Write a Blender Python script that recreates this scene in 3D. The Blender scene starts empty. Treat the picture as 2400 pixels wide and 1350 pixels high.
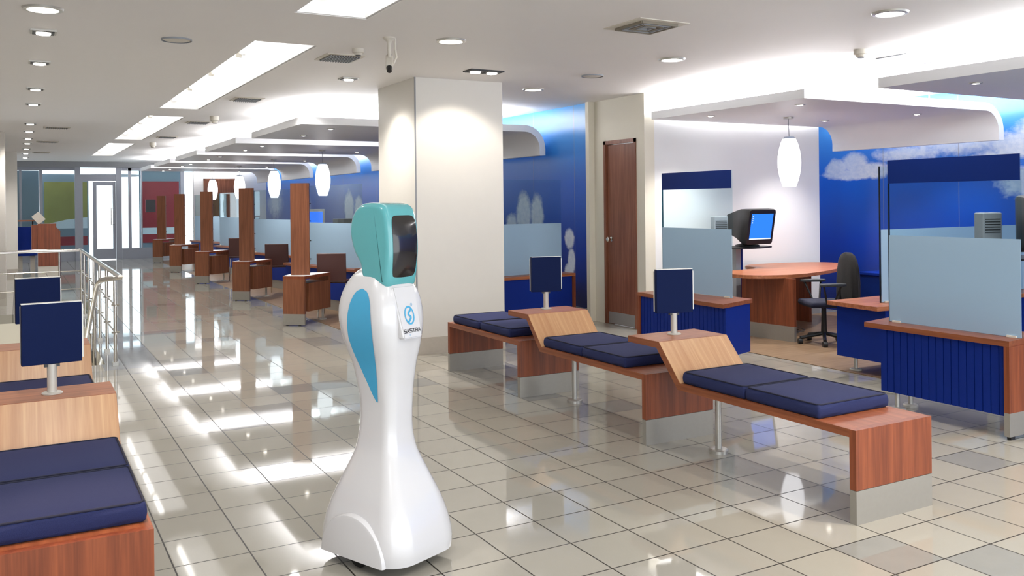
import bpy, bmesh, math, random
from mathutils import Vector, Matrix
random.seed(7)
C = bpy.context.scene
COL = C.collection
PI = math.pi

# ------------------------------------------------------------------ helpers
def lin(c):
    return tuple(((v/255)/12.92 if v/255 <= .04045 else ((v/255+.055)/1.055)**2.4) for v in c)+(1,)

class N:
    """tiny node-tree helper"""
    def __init__(s, name):
        s.m = bpy.data.materials.new(name); s.m.use_nodes = True
        s.t = s.m.node_tree; s.t.nodes.clear()
        s.out = s.t.nodes.new('ShaderNodeOutputMaterial')
    def n(s, typ, **kw):
        o = s.t.nodes.new(typ)
        for k, v in kw.items():
            if k in o.inputs: o.inputs[k].default_value = v
            else: setattr(o, k, v)
        return o
    def l(s, a, b): s.t.links.new(a, b)
    def math(s, op, a, b=None, c=None, clamp=False):
        o = s.t.nodes.new('ShaderNodeMath'); o.operation = op; o.use_clamp = clamp
        for i, v in enumerate((a, b, c)):
            if v is None: continue
            if isinstance(v, (int, float)): o.inputs[i].default_value = v
            else: s.l(v, o.inputs[i])
        return o.outputs[0]
    def mix(s, f, a, b):
        o = s.t.nodes.new('ShaderNodeMix'); o.data_type = 'RGBA'
        for i, v in ((0, f), (6, a), (7, b)):
            if isinstance(v, (int, float, tuple)): o.inputs[i].default_value = v
            else: s.l(v, o.inputs[i])
        return o.outputs[2]
    def ramp(s, fac, stops):
        o = s.t.nodes.new('ShaderNodeValToRGB'); e = o.color_ramp.elements
        while len(e) < len(stops): e.new(.5)
        for i, (p, c) in enumerate(stops): e[i].position = p; e[i].color = c
        s.l(fac, o.inputs[0]); return o.outputs[0]
    def bsdf(s, **kw):
        o = s.n('ShaderNodeBsdfPrincipled', **kw); s.l(o.outputs[0], s.out.inputs[0]); return o

def simple(name, rgb, rough=.5, metal=0, coat=0, var=.03, scale=30, bump=0, emit=None, spec=.5):
    s = N(name); b = s.bsdf(Roughness=rough, Metallic=metal)
    b.inputs['Coat Weight'].default_value = coat
    b.inputs['Coat Roughness'].default_value = .04
    b.inputs['Specular IOR Level'].default_value = spec
    tc = s.n('ShaderNodeTexCoord'); nz = s.n('ShaderNodeTexNoise', Scale=scale)
    s.l(tc.outputs['Object'], nz.inputs['Vector'])
    c = lin(rgb); lo = tuple(v*(1-var) for v in c[:3])+(1,); hi = tuple(min(1, v*(1+var)) for v in c[:3])+(1,)
    s.l(s.mix(nz.outputs['Fac'], lo, hi), b.inputs['Base Color'])
    if bump:
        bp = s.n('ShaderNodeBump', Strength=bump, Distance=.002); s.l(nz.outputs['Fac'], bp.inputs['Height']); s.l(bp.outputs[0], b.inputs['Normal'])
    if emit:
        b.inputs['Emission Color'].default_value = lin(rgb); b.inputs['Emission Strength'].default_value = emit
    return s.m

def wood(name, light, dark, axis, rough=.35):
    s = N(name); b = s.bsdf(Roughness=rough); b.inputs['Specular IOR Level'].default_value = .4
    tc = s.n('ShaderNodeTexCoord'); mp = s.n('ShaderNodeMapping')
    sc = [22, 22, 22]
    for ch in axis: sc['xyz'.index(ch)] = .8
    mp.inputs['Scale'].default_value = sc
    s.l(tc.outputs['Object'], mp.inputs[0])
    n1 = s.n('ShaderNodeTexNoise', Scale=1.6, Detail=5, Distortion=.6); s.l(mp.outputs[0], n1.inputs['Vector'])
    n2 = s.n('ShaderNodeTexNoise', Scale=7, Detail=3); s.l(mp.outputs[0], n2.inputs['Vector'])
    f = s.math('ADD', s.math('MULTIPLY', n1.outputs['Fac'], .7), s.math('MULTIPLY', n2.outputs['Fac'], .3))
    s.l(s.ramp(f, [(.32, lin(dark)), (.52, tuple((a+b2)/2 for a, b2 in zip(lin(dark), lin(light)))), (.68, lin(light))]), b.inputs['Base Color'])
    return s.m

def emission(name, rgb, st):
    s = N(name); e = s.n('ShaderNodeEmission', Strength=st); e.inputs[0].default_value = lin(rgb)
    s.l(e.outputs[0], s.out.inputs[0]); return s.m

def glass(name, tint, refl=.08, diffuse=None, mixd=0):
    s = N(name); tr = s.n('ShaderNodeBsdfTransparent'); tr.inputs[0].default_value = tuple(tint)+(1,)
    gl = s.n('ShaderNodeBsdfGlossy', Roughness=.02); mx = s.n('ShaderNodeMixShader')
    fr = s.n('ShaderNodeLayerWeight', Blend=.15)
    s.l(s.math('MULTIPLY', fr.outputs['Fresnel'], refl*8, clamp=True), mx.inputs[0])
    s.l(tr.outputs[0], mx.inputs[1]); s.l(gl.outputs[0], mx.inputs[2])
    last = mx
    if diffuse:
        d = s.n('ShaderNodeBsdfDiffuse'); d.inputs[0].default_value = lin(diffuse)
        m2 = s.n('ShaderNodeMixShader'); m2.inputs[0].default_value = mixd
        s.l(mx.outputs[0], m2.inputs[1]); s.l(d.outputs[0], m2.inputs[2]); last = m2
    s.l(last.outputs[0], s.out.inputs[0]); return s.m

def mat_floor():
    s = N('polished_tile'); b = s.bsdf(Roughness=.05); b.inputs['Specular IOR Level'].default_value = .38
    b.inputs['IOR'].default_value = 1.5
    tc = s.n('ShaderNodeTexCoord'); mp = s.n('ShaderNodeMapping'); mp.inputs['Location'].default_value = (-.233, -.158, 0)
    s.l(tc.outputs['Object'], mp.inputs[0])
    sx = s.n('ShaderNodeSeparateXYZ'); s.l(mp.outputs[0], sx.inputs[0])
    u = s.math('DIVIDE', sx.outputs[0], .3); v = s.math('DIVIDE', sx.outputs[1], .3)
    def edge(w):
        f = s.math('FRACT', w); return s.math('MINIMUM', f, s.math('SUBTRACT', 1, f))
    e = s.math('MINIMUM', edge(u), edge(v))
    grout = s.math('LESS_THAN', e, .0105)
    cb = s.n('ShaderNodeCombineXYZ'); s.l(s.math('FLOOR', u), cb.inputs[0]); s.l(s.math('FLOOR', v), cb.inputs[1])
    wn = s.n('ShaderNodeTexWhiteNoise', noise_dimensions='2D'); s.l(cb.outputs[0], wn.inputs['Vector'])
    nz = s.n('ShaderNodeTexNoise', Scale=9, Detail=6); s.l(tc.outputs['Object'], nz.inputs['Vector'])
    fine = s.n('ShaderNodeTexNoise', Scale=260, Detail=2); s.l(tc.outputs['Object'], fine.inputs['Vector'])
    base = s.ramp(wn.outputs['Value'], [(0, lin((134, 135, 133))), (.06, lin((144, 142, 136))), (.12, lin((160, 156, 146))), (1, lin((166, 162, 151)))])
    base = s.mix(s.math('MULTIPLY', nz.outputs['Fac'], .22), base, lin((178, 174, 165)))
    base = s.mix(s.math('MULTIPLY', fine.outputs['Fac'], .12), base, lin((124, 120, 110)))
    # darker stone border laid along the stair opening
    def rng(w, a, c): return s.math('MULTIPLY', s.math('GREATER_THAN', w, a), s.math('LESS_THAN', w, c))
    sp = s.n('ShaderNodeSeparateXYZ'); s.l(tc.outputs['Object'], sp.inputs[0])
    strip = s.math('MULTIPLY', rng(sp.outputs[0], .66, 1.13), rng(sp.outputs[1], 8.55, 14.0))
    base = s.mix(s.math('MULTIPLY', strip, .75), base, lin((128, 132, 138)))
    colr = s.mix(grout, base, lin((40, 36, 30)))
    s.l(colr, b.inputs['Base Color'])
    s.l(s.math('ADD', s.math('MULTIPLY', grout, .4), s.math('MULTIPLY_ADD', wn.outputs['Value'], .02, .035)), b.inputs['Roughness'])
    bp = s.n('ShaderNodeBump', Strength=.25, Distance=.001); s.l(s.math('SUBTRACT', 1, grout), bp.inputs['Height']); s.l(bp.outputs[0], b.inputs['Normal'])
    return s.m

def mat_mural(name, zlo, zhi, blobs, wob=.5):
    """printed sky mural on a wall of constant X: gradient + clouds + panel joints along Y"""
    s = N(name); b = s.bsdf(Roughness=.28); b.inputs['Specular IOR Level'].default_value = .5
    tc = s.n('ShaderNodeTexCoord'); sp = s.n('ShaderNodeSeparateXYZ'); s.l(tc.outputs['Object'], sp.inputs[0])
    z = s.math('DIVIDE', s.math('SUBTRACT', sp.outputs[2], zlo), zhi-zlo, clamp=True)
    sky = s.ramp(z, [(0, lin((0, 24, 96))), (.3, lin((0, 56, 166))), (.62, lin((10, 96, 208))), (1, lin((84, 168, 238)))])
    cm = s.n('ShaderNodeMapping'); cm.inputs['Scale'].default_value = (1, 1, 1.5); s.l(tc.outputs['Object'], cm.inputs[0])
    nz = s.n('ShaderNodeTexNoise', Scale=4.5, Detail=7, Roughness=.6); s.l(cm.outputs[0], nz.inputs['Vector'])
    nz2 = s.n('ShaderNodeTexNoise', Scale=13, Detail=8, Roughness=.65); s.l(cm.outputs[0], nz2.inputs['Vector'])
    tot = None
    for (cy, cz, ry, rz, st) in blobs:
        dy = s.math('DIVIDE', s.math('SUBTRACT', sp.outputs[1], cy), ry); dz = s.math('DIVIDE', s.math('SUBTRACT', sp.outputs[2], cz), rz)
        d = s.math('SQRT', s.math('ADD', s.math('MULTIPLY', dy, dy), s.math('MULTIPLY', dz, dz)))
        w = s.math('MULTIPLY', s.math('SUBTRACT', 1.15, d, clamp=False), st)
        tot = w if tot is None else s.math('MAXIMUM', tot, w)
    f = s.math('ADD', tot, s.math('MULTIPLY', s.math('SUBTRACT', s.math('ADD', s.math('MULTIPLY', nz.outputs['Fac'], .6), s.math('MULTIPLY', nz2.outputs['Fac'], .4)), .5), wob*4))
    f = s.math('MULTIPLY', f, 1.5, clamp=True)
    cloud = s.mix(nz2.outputs['Fac'], lin((160, 188, 224)), lin((250, 250, 252)))
    colr = s.mix(s.math('MULTIPLY', f, .96), sky, cloud)
    jf = s.math('FRACT', s.math('DIVIDE', s.math('SUBTRACT', sp.outputs[1], .27), 1.0))
    joint = s.math('LESS_THAN', jf, .008)
    s.l(s.mix(s.math('MULTIPLY', joint, .6), colr, lin((140, 140, 150))), b.inputs['Base Color'])
    return s.m

# ------------------------------------------------------------------ mesh builders
class MB:
    def __init__(s): s.b = bmesh.new()
    def box(s, x0, x1, y0, y1, z0, z1, bev=0, mat=None):
        vs = [s.b.verts.new(p) for p in ((x0,y0,z0),(x1,y0,z0),(x1,y1,z0),(x0,y1,z0),(x0,y0,z1),(x1,y0,z1),(x1,y1,z1),(x0,y1,z1))]
        fs = [s.b.faces.new([vs[i] for i in q]) for q in ((0,3,2,1),(4,5,6,7),(0,1,5,4),(1,2,6,5),(2,3,7,6),(3,0,4,7))]
        if mat is not None: bmesh.ops.transform(s.b, matrix=mat, verts=vs)
        if bev:
            es = list({e for f in fs for e in f.edges})
            bmesh.ops.bevel(s.b, geom=es, offset=bev, segments=3, profile=.6, affect='EDGES', clamp_overlap=True)
        return s
    def prism(s, pts, a, b, axis='y', bev=0):
        """polygon pts extruded between a and b along axis. axis y: pts=(x,z); x: pts=(y,z); z: pts=(x,y)"""
        def P(p, t): return {'y': (p[0], t, p[1]), 'x': (t, p[0], p[1]), 'z': (p[0], p[1], t)}[axis]
        A = [s.b.verts.new(P(p, a)) for p in pts]; B = [s.b.verts.new(P(p, b)) for p in pts]
        n = len(pts); fs = [s.b.faces.new(A[::-1]), s.b.faces.new(B)]
        for i in range(n): fs.append(s.b.faces.new([A[i], A[(i+1) % n], B[(i+1) % n], B[i]]))
        if bev:
            es = list({e for f in fs[:2] for e in f.edges})
            bmesh.ops.bevel(s.b, geom=es, offset=bev, segments=4, profile=.6, affect='EDGES', clamp_overlap=True)
        return s
    def cyl(s, c, r, h, seg=24, r2=None, axis='z', bev=0):
        r2 = r if r2 is None else r2
        pr = [(0, 0), (r, 0), (r2, h), (0, h)] if not bev else [(0, 0), (r-bev, 0), (r, bev), (r2, h-bev), (r2-bev, h), (0, h)]
        return s.lathe(pr, c, seg, axis)
    def lathe(s, prof, c=(0, 0, 0), seg=24, axis='z'):
        rings = []
        for (r, h) in prof:
            ring = []
            k = 1 if r < 1e-6 else seg
            for i in range(k):
                a = 2*PI*i/seg; p = (r*math.cos(a), r*math.sin(a), h)
                if axis == 'y': p = (p[0], h, p[1])
                if axis == 'x': p = (h, p[0], p[1])
                ring.append(s.b.verts.new((c[0]+p[0], c[1]+p[1], c[2]+p[2])))
            rings.append(ring)
        for A, B in zip(rings, rings[1:]):
            if len(A) == 1 and len(B) == 1: continue
            for i in range(seg):
                j = (i+1) % seg
                if len(A) == 1: s.b.faces.new([A[0], B[j], B[i]])
                elif len(B) == 1: s.b.faces.new([A[i], A[j], B[0]])
                else: s.b.faces.new([A[i], A[j], B[j], B[i]])
        return s
    def tube(s, path, r, seg=10, closed=False):
        path = [Vector(p) for p in path]; n = len(path); rings = []
        up = None
        for i, p in enumerate(path):
            if closed: t = (path[(i+1) % n]-path[i-1]).normalized()
            else: t = (path[min(i+1, n-1)]-path[max(i-1, 0)]).normalized()
            if up is None: up = t.orthogonal().normalized()
            up = (up-t*up.dot(t)).normalized(); w = t.cross(up)
            rings.append([s.b.verts.new(p+up*(r*math.cos(2*PI*k/seg))+w*(r*math.sin(2*PI*k/seg))) for k in range(seg)])
        pairs = list(zip(rings, rings[1:]))+([(rings[-1], rings[0])] if closed else [])
        for A, B in pairs:
            for k in range(seg): s.b.faces.new([A[k], A[(k+1) % seg], B[(k+1) % seg], B[k]])
        if not closed: s.b.faces.new(rings[0][::-1]); s.b.faces.new(rings[-1])
        return s
    def loft(s, rings, cap=True):
        R = [[s.b.verts.new(p) for p in r] for r in rings]; n = len(R[0])
        for A, B in zip(R, R[1:]):
            for i in range(n): s.b.faces.new([A[i], A[(i+1) % n], B[(i+1) % n], B[i]])
        if cap: s.b.faces.new(R[0][::-1]); s.b.faces.new(R[-1])
        return s
    def obj(s, name, mat, parent=None, smooth=False, loc=None, rot=None):
        bmesh.ops.recalc_face_normals(s.b, faces=s.b.faces[:])
        me = bpy.data.meshes.new(name); s.b.to_mesh(me); s.b.free()
        me.materials.append(mat)
        if smooth:
            for p in me.polygons: p.use_smooth = True
            try: me.set_sharp_from_angle(angle=math.radians(38 if smooth is True else smooth))
            except Exception: pass
        o = bpy.data.objects.new(name, me); COL.objects.link(o)
        if parent: o.parent = parent
        if loc: o.location = loc
        if rot: o.rotation_euler = rot
        return o

def thing(name, label, cat, loc=(0, 0, 0), rz=0, group=None):
    o = bpy.data.objects.new(name, None); COL.objects.link(o); o.empty_display_size = .1
    o.location = loc; o.rotation_euler = (0, 0, rz); tag(o, label, cat, group); return o
def tag(o, label, cat, group=None):
    o['label'] = label; o['category'] = cat
    if group: o['group'] = group
    return o
def struct(o): o['kind'] = 'structure'; return o
def copy_tree(o, label, loc, rz=None, parent=None):
    c = o.copy(); COL.objects.link(c)
    if parent: c.parent = parent
    else:
        c.location = loc; c['label'] = label
        if rz is not None: c.rotation_euler = (0, 0, rz)
    for ch in list(o.children): copy_tree(ch, None, None, None, c)
    return c
def quads(xs, holes, z):
    """horizontal plane made of cells, skipping holes; xs=(x0,x1,y0,y1)"""
    x = sorted({xs[0], xs[1], *[v for h in holes for v in h[:2]]}); y = sorted({xs[2], xs[3], *[v for h in holes for v in h[2:]]})
    return x, y

# ------------------------------------------------------------------ materials
M = {}
M['floor'] = mat_floor()
M['ceil'] = simple('ceiling_paint', (240, 237, 235), .62, var=.01, scale=4)
M['white'] = simple('white_paint', (236, 236, 236), .5, var=.01, scale=6)
M['cream'] = simple('cream_paint', (226, 220, 204), .55, var=.015, scale=6)
M['pillar'] = simple('pillar_laminate', (222, 218, 210), .42, var=.015, scale=12)
M['skirt'] = simple('stone_skirting', (190, 182, 170), .35, var=.06, scale=30)
M['greyskirt'] = simple('grey_skirting', (140, 142, 146), .4, var=.04)
M['canopy'] = simple('canopy_paint', (232, 233, 236), .45, var=.01, scale=5)
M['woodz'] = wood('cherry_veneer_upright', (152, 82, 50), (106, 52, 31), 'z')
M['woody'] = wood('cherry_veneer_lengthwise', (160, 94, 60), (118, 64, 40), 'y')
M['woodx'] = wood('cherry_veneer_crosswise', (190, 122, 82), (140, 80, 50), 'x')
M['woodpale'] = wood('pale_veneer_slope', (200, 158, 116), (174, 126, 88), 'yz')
M['doorwood'] = wood('door_veneer', (158, 102, 78), (114, 68, 50), 'z')
M['kiosk'] = wood('kiosk_veneer', (148, 94, 66), (108, 64, 44), 'z')
M['alu'] = simple('brushed_aluminium', (196, 194, 188), .42, metal=.75, var=.05, scale=60)
M['aluplate'] = simple('satin_plinth', (160, 156, 148), .42, metal=.45, var=.04, scale=40)
M['chrome'] = simple('chrome', (215, 212, 206), .18, metal=1, var=.02)
M['greypost'] = simple('grey_post_paint', (196, 192, 184), .4, metal=.2)
M['cushion'] = simple('navy_cushion_fabric', (24, 34, 80), .9, var=.2, scale=500, bump=.5)
M['piping'] = simple('dark_piping', (16, 20, 46), .8)
M['bluepanel'] = simple('deep_blue_panel', (6, 40, 128), .5, var=.03, spec=.2)
M['navysign'] = simple('navy_sign_face', (9, 26, 70), .6, var=.02, spec=.12)
M['header'] = simple('blue_header_film', (8, 36, 104), .5, spec=.15)
M['frost'] = glass('frosted_film', (.75, .85, .92), .04, (168, 196, 220), .84)
M['clear'] = glass('clear_glass', (.86, .93, .95), .03)
M['glassedge'] = simple('green_glass_edge', (60, 110, 125), .15)
M['darkedge'] = simple('dark_glass_edge', (18, 28, 40), .2)
M['black'] = simple('black_plastic', (26, 26, 28), .45)
M['dkgrey'] = simple('dark_grey_plastic', (58, 60, 64), .5)
M['grey'] = simple('grey_plastic', (150, 154, 160), .5)
M['offwhite'] = simple('off_white_plastic', (214, 208, 196), .5)
M['ventdark'] = simple('vent_shadow', (140, 132, 118), .7)
M['screen'] = emission('blue_desktop_screen', (42, 110, 225), .9)
M['screenlt'] = emission('pale_screen', (210, 222, 245), .9)
M['lamp'] = emission('glowing_opal_glass', (250, 250, 255), 1.5)
M['lampcap'] = simple('opal_glass_top', (190, 208, 228), .25)
M['bulb'] = emission('halogen_lens', (255, 248, 236), 9)
M['tube'] = emission('fluorescent_tube', (255, 252, 246), 4.0)
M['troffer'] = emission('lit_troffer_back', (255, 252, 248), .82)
M['chair'] = simple('brown_chair_shell', (78, 44, 40), .5)
M['chairred'] = simple('reddish_chair_side', (112, 52, 40), .5)
M['bwood'] = wood('brown_floorboards', (150, 124, 98), (116, 92, 70), 'x', .4)
M['red'] = simple('red_poster', (168, 52, 58), .5, var=.15, scale=3)
M['olive'] = simple('olive_poster', (168, 158, 88), .5, var=.15, scale=4)
M['paper'] = simple('white_paper', (232, 236, 240), .6)
M['bluegrey'] = simple('blue_grey_wall', (140, 152, 162), .5, var=.04)
M['pave'] = simple('outdoor_paving', (205, 210, 216), .7, var=.08, scale=2)

M['wall_l'] = simple('left_wall_paint', (214, 208, 200), .6)
M['robotwhite'] = simple('gloss_white_shell', (212, 211, 213), .22, coat=.8, var=.005)
M['teal'] = simple('teal_shell', (92, 172, 178), .25, coat=.6, var=.01)
M['inlay'] = simple('blue_inlay', (72, 164, 206), .35, var=.01)
M['visor'] = simple('black_visor', (40, 36, 34), .12, coat=.3, var=.02)
M['rubber'] = simple('black_rubber', (14, 14, 14), .6)
M['ink'] = simple('black_lettering', (24, 24, 26), .5)
M['mural_near'] = mat_mural('sky_mural_near', 0.2, 2.6, [(7.98, 1.84, .17, .12, 1.8), (7.70, 1.90, .20, .13, 1.8), (7.42, 1.80, .26, .10, 1.6), (7.75, 1.76, .46, .07, 1.5), (6.95, 1.98, .45, .10, 1.0), (6.3, 2.06, .6, .13, 1.2), (5.85, 1.86, .3, .14, .9), (5.45, 1.60, .36, .18, 1.4), (5.62, 2.0, .3, .15, 1.6), (5.2, 2.12, .45, .2, 1.7), (4.4, 1.9, .6, .2, 1.2)], .5)
M['mural_far'] = mat_mural('sky_mural_far', 0.2, 2.6, [(10.55, 1.26, .20, .32, 1.7), (10.20, 1.24, .17, .30, 1.7), (10.9, 1.14, .15, .16, 1.3), (9.40, .98, .11, .13, 2), (9.36, .70, .08, .16, 2), (9.44, .52, .09, .14, 2), (8.86, 1.60, .13, .18, 2), (17.9, 1.36, .30, .36, 1.6), (17.3, 1.30, .26, .30, 1.6), (21.5, 1.3, .9, .4, .8), (24, 1.5, .8, .4, .8)], .38)

# ------------------------------------------------------------------ camera
cam = bpy.data.cameras.new('camera'); co = bpy.data.objects.new('camera', cam); COL.objects.link(co)
cam.sensor_width = 36; cam.lens = 2074/2400*36; cam.shift_y = -200.73/2400; cam.clip_end = 200; cam.clip_start = .05
co.matrix_world = Matrix.Translation((0, 0, 1.4465)) @ Matrix.Rotation(-.5096, 4, 'Z') @ Matrix.Rotation(PI/2, 4, 'X') @ Matrix.Rotation(-.0103, 4, 'Z')
C.camera = co
C.view_settings.view_transform = 'Standard'; C.view_settings.look = 'None'; C.view_settings.gamma = 1
C.view_settings.exposure = 0.97; C.view_settings.use_curve_mapping = False

# ------------------------------------------------------------------ room shell
CZ = 2.65
TROFF = [(1.52, 2.0, .5, 5.5), (1.52, 2.0, 6.58, 11.62), (1.52, 2.0, 12.62, 17.35), (1.52, 2.0, 18.4, 23.0)]
def sheet(name, rect, z, holes, mat, th):
    x, y = quads(rect, holes, z); m = MB()
    vs = {}
    def V(a, b, zz):
        k = (a, b, zz)
        if k not in vs: vs[k] = m.b.verts.new((x[a], y[b], zz))
        return vs[k]
    inh = lambda i, j: any(h[0] <= x[i] and x[i+1] <= h[1] and h[2] <= y[j] and y[j+1] <= h[3] for h in holes)
    ok = {(i, j) for i in range(len(x)-1) for j in range(len(y)-1) if not inh(i, j)}
    for (i, j) in ok:
        m.b.faces.new([V(i, j, z), V(i+1, j, z), V(i+1, j+1, z), V(i, j+1, z)])
        m.b.faces.new([V(i, j+1, z+th), V(i+1, j+1, z+th), V(i+1, j, z+th), V(i, j, z+th)])
        for (di, dj, a, b) in ((-1, 0, (i, j+1), (i, j)), (1, 0, (i+1, j), (i+1, j+1)), (0, -1, (i, j), (i+1, j)), (0, 1, (i+1, j+1), (i, j+1))):
            if (i+di, j+dj) not in ok:
                m.b.faces.new([V(*a, z), V(*b, z), V(*b, z+th), V(*a, z+th)])
    return struct(m.obj(name, mat))
WELL = (-1.3, .69, 8.9, 13.75)
sheet('floor', (-2.6, 9.4, -2.5, 26.4), 0, [WELL], M['floor'], -.12)
sheet('ceiling', (-2.6, 9.5, -2.5, 26.6), CZ, TROFF, M['ceil'], .25)
struct(MB().prism([(6.04, 3.2), (6.04, 7.88), (9.3, 7.88), (9.3, 3.2)], .0005, .006, 'z').obj('floor', M['bwood']))
struct(MB().prism([(3.22, 9.9), (3.2, 24.9), (6.05, 24.9), (6.05, 9.9)], .0005, .006, 'z').obj('floor', M['bwood']))
struct(MB().box(9.3, 9.5, -2.5, 9.3, 0, CZ).obj('wall_right', M['mural_near']))
struct(MB().box(6.24, 8.86, 7.88, 7.99, 0, CZ).obj('wall_partition', M['white']))
struct(MB().box(6.10, 6.24, 8.66, 8.86, 0, CZ).box(6.10, 6.24, 7.88, 8.03, 0, CZ).box(6.10, 6.24, 8.03, 8.66, 2.16, CZ).obj('wall_door', M['cream']))
struct(MB().box(6.02, 6.12, 8.86, 8.93, 0, CZ).obj('trim_1', M['cream']))
struct(MB().box(6.08, 6.2, 8.93, 25.0, .14, CZ).obj('wall_mural', M['mural_far']))
struct(MB().box(6.05, 6.2, 8.93, 25.0, 0, .14).obj('baseboard_mural', M['greyskirt']))
struct(MB().box(6.25, 8.84, 7.865, 7.88, 0, .12).obj('baseboard_partition', M['greyskirt']))
struct(MB().box(9.28, 9.3, -2.5, 7.9, 0, .12).obj('baseboard_right', M['greyskirt']))
struct(MB().box(4.15, 6.2, 25.0, 25.15, 0, CZ).obj('wall_far', M['white']))
struct(MB().box(-2.7, -2.6, -2.5, 26.5, 0, CZ).obj('wall_left', M['wall_l']))
# side door
d = struct(MB().box(6.115, 6.155, 8.075, 8.615, .005, 2.11).obj('door_1', M['doorwood']))
MB().box(6.105, 6.116, 8.09, 8.60, .012, .145).obj('kick_plate', M['alu'], d)
MB().box(6.09, 6.16, 8.03, 8.07, 0, 2.16).box(6.09, 6.16, 8.62, 8.66, 0, 2.16).box(6.09, 6.16, 8.03, 8.66, 2.115, 2.16).obj('door_frame', M['doorwood'], d)
MB().lathe([(0, 0), (.028, 0), (.028, .008), (.012, .012), (.012, .035), (.026, .042), (.028, .058), (.018, .07), (0, .072)], (0, 0, 0), 20).obj('door_knob', M['chrome'], d, True, (6.115, 8.54, 1.0), (0, -PI/2, 0))
# distant door in the far wall
d = struct(MB().box(4.44, 5.22, 24.96, 24.99, .005, 2.13).obj('door_2', M['doorwood']))
MB().box(4.40, 4.44, 24.95, 25, 0, 2.17).box(5.22, 5.26, 24.95, 25, 0, 2.17).box(4.40, 5.26, 24.95, 25, 2.13, 2.17).obj('door_frame', M['doorwood'], d)
# pillar
p = struct(MB().box(3.312, 4.26, 7.8, 8.78, .16, CZ).obj('wall_pillar', M['pillar']))
struct(MB().box(3.307, 4.265, 7.795, 8.785, 0, .16).obj('baseboard_pillar', M['skirt']))
struct(MB().box(3.306, 3.318, 7.794, 7.806, .16, CZ).obj('trim_2', M['greyskirt']))
# columns at left
struct(MB().box(-.95, -.17, 16.2, 17.0, 0, CZ).obj('wall_column', M['wall_l']))
struct(MB().box(-.9, 0, 21.9, 22.8, .12, CZ).obj('wall_column', M['pillar']))
struct(MB().box(-.905, .005, 21.895, 22.805, 0, .12).obj('baseboard_column', M['skirt']))
struct(MB().box(-.955, -.165, 16.195, 17.005, 0, .12).obj('baseboard_column', M['skirt']))
# stairwell
m = MB()
m.box(WELL[0]-.1, WELL[0], WELL[2], WELL[3], -2.4, -.12).box(WELL[1], WELL[1]+.1, WELL[2], WELL[3], -2.4, -.12).box(WELL[0]-.1, WELL[1]+.1, WELL[3], WELL[3]+.1, -2.4, -.12).box(WELL[0]-.1, WELL[1]+.1, WELL[2]-.1, WELL[2], -2.4, -.12)
struct(m.obj('wall_stairwell', M['cream']))
st = [(8.9, -.0)]
pts = [(8.9, -.17)]
for k in range(12): pts += [(8.9+.3*(k+1), -.17*(k+1)), (8.9+.3*(k+1), -.17*(k+2))]
pts = pts[:-1]+[(12.5, -2.4), (8.9, -2.4)]
struct(MB().prism(pts, WELL[0], WELL[1], 'x').obj('stairs', M['skirt']))
# beam over the glass front
struct(MB().box(-2.6, 6.0, 26.2, 26.4, 2.5, CZ).obj('trim_3', M['greyskirt']))

# glass front
FY = 26.4
M['facade'] = simple('facade_aluminium', (150, 154, 164), .4, metal=.3)
g = struct(MB().box(1.34, 1.47, FY-.1, FY+.1, 0, 2.52).obj('window_1', M['facade']))
MB().box(.04, .1, FY-.04, FY+.04, 0, 2.5).box(-.3, 1.34, FY-.04, FY+.04, 0, .3).box(-.3, 1.34, FY-.03, FY+.03, 2.42, 2.5).box(.50, .58, FY-.04, FY+.04, .3, 2.5).obj('window_frame', M['facade'], g)
MB().box(-.3, 1.34, FY-.006, FY+.006, .3, 2.42).obj('pane', M['clear'], g)
g = struct(MB().box(1.47, 2.35, FY-.05, FY+.05, 2.14, 2.32).box(2.35, 2.49, FY-.08, FY+.08, 0, 2.52).box(1.47, 1.53, FY-.05, FY+.05, 0, 2.14).obj('door_3', M['facade']))
MB().box(1.78, 1.87, FY-.03, FY+.03, .02, 2.12).box(2.27, 2.34, FY-.03, FY+.03, .02, 2.12).box(1.87, 2.27, FY-.03, FY+.03, .02, .3).box(1.87, 2.27, FY-.03, FY+.03, 2.02, 2.12).obj('door_frame', M['facade'], g)
MB().box(1.87, 2.27, FY-.006, FY+.006, .3, 2.02).obj('pane', M['clear'], g)
MB().box(1.47, 2.35, FY-.006, FY+.006, 2.32, 2.5).obj('transom_pane', M['clear'], g)
MB().box(1.53, 1.78, FY-.006, FY+.006, .02, 2.12).obj('side_pane', M['clear'], g)
MB().tube([(2.30, FY-.03, 1.40), (2.22, FY-.1, 1.40), (2.22, FY-.1, .95), (2.30, FY-.03, .95)], .014).obj('door_handle', M['chrome'], g, True)
g = struct(MB().box(2.5, 4.5, FY-.05, FY+.05, 0, .3).box(2.66, 2.74, FY-.04, FY+.04, .3, 2.5).box(2.98, 3.02, FY-.03, FY+.03, .3, 2.5).box(4.02, 4.12, FY-.04, FY+.04, .3, 2.5).box(2.5, 4.5, FY-.04, FY+.04, 2.42, 2.5).obj('window_2', M['facade']))
MB().box(2.5, 4.5, FY-.006, FY+.006, .3, 2.42).obj('pane', M['clear'], g)
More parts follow.
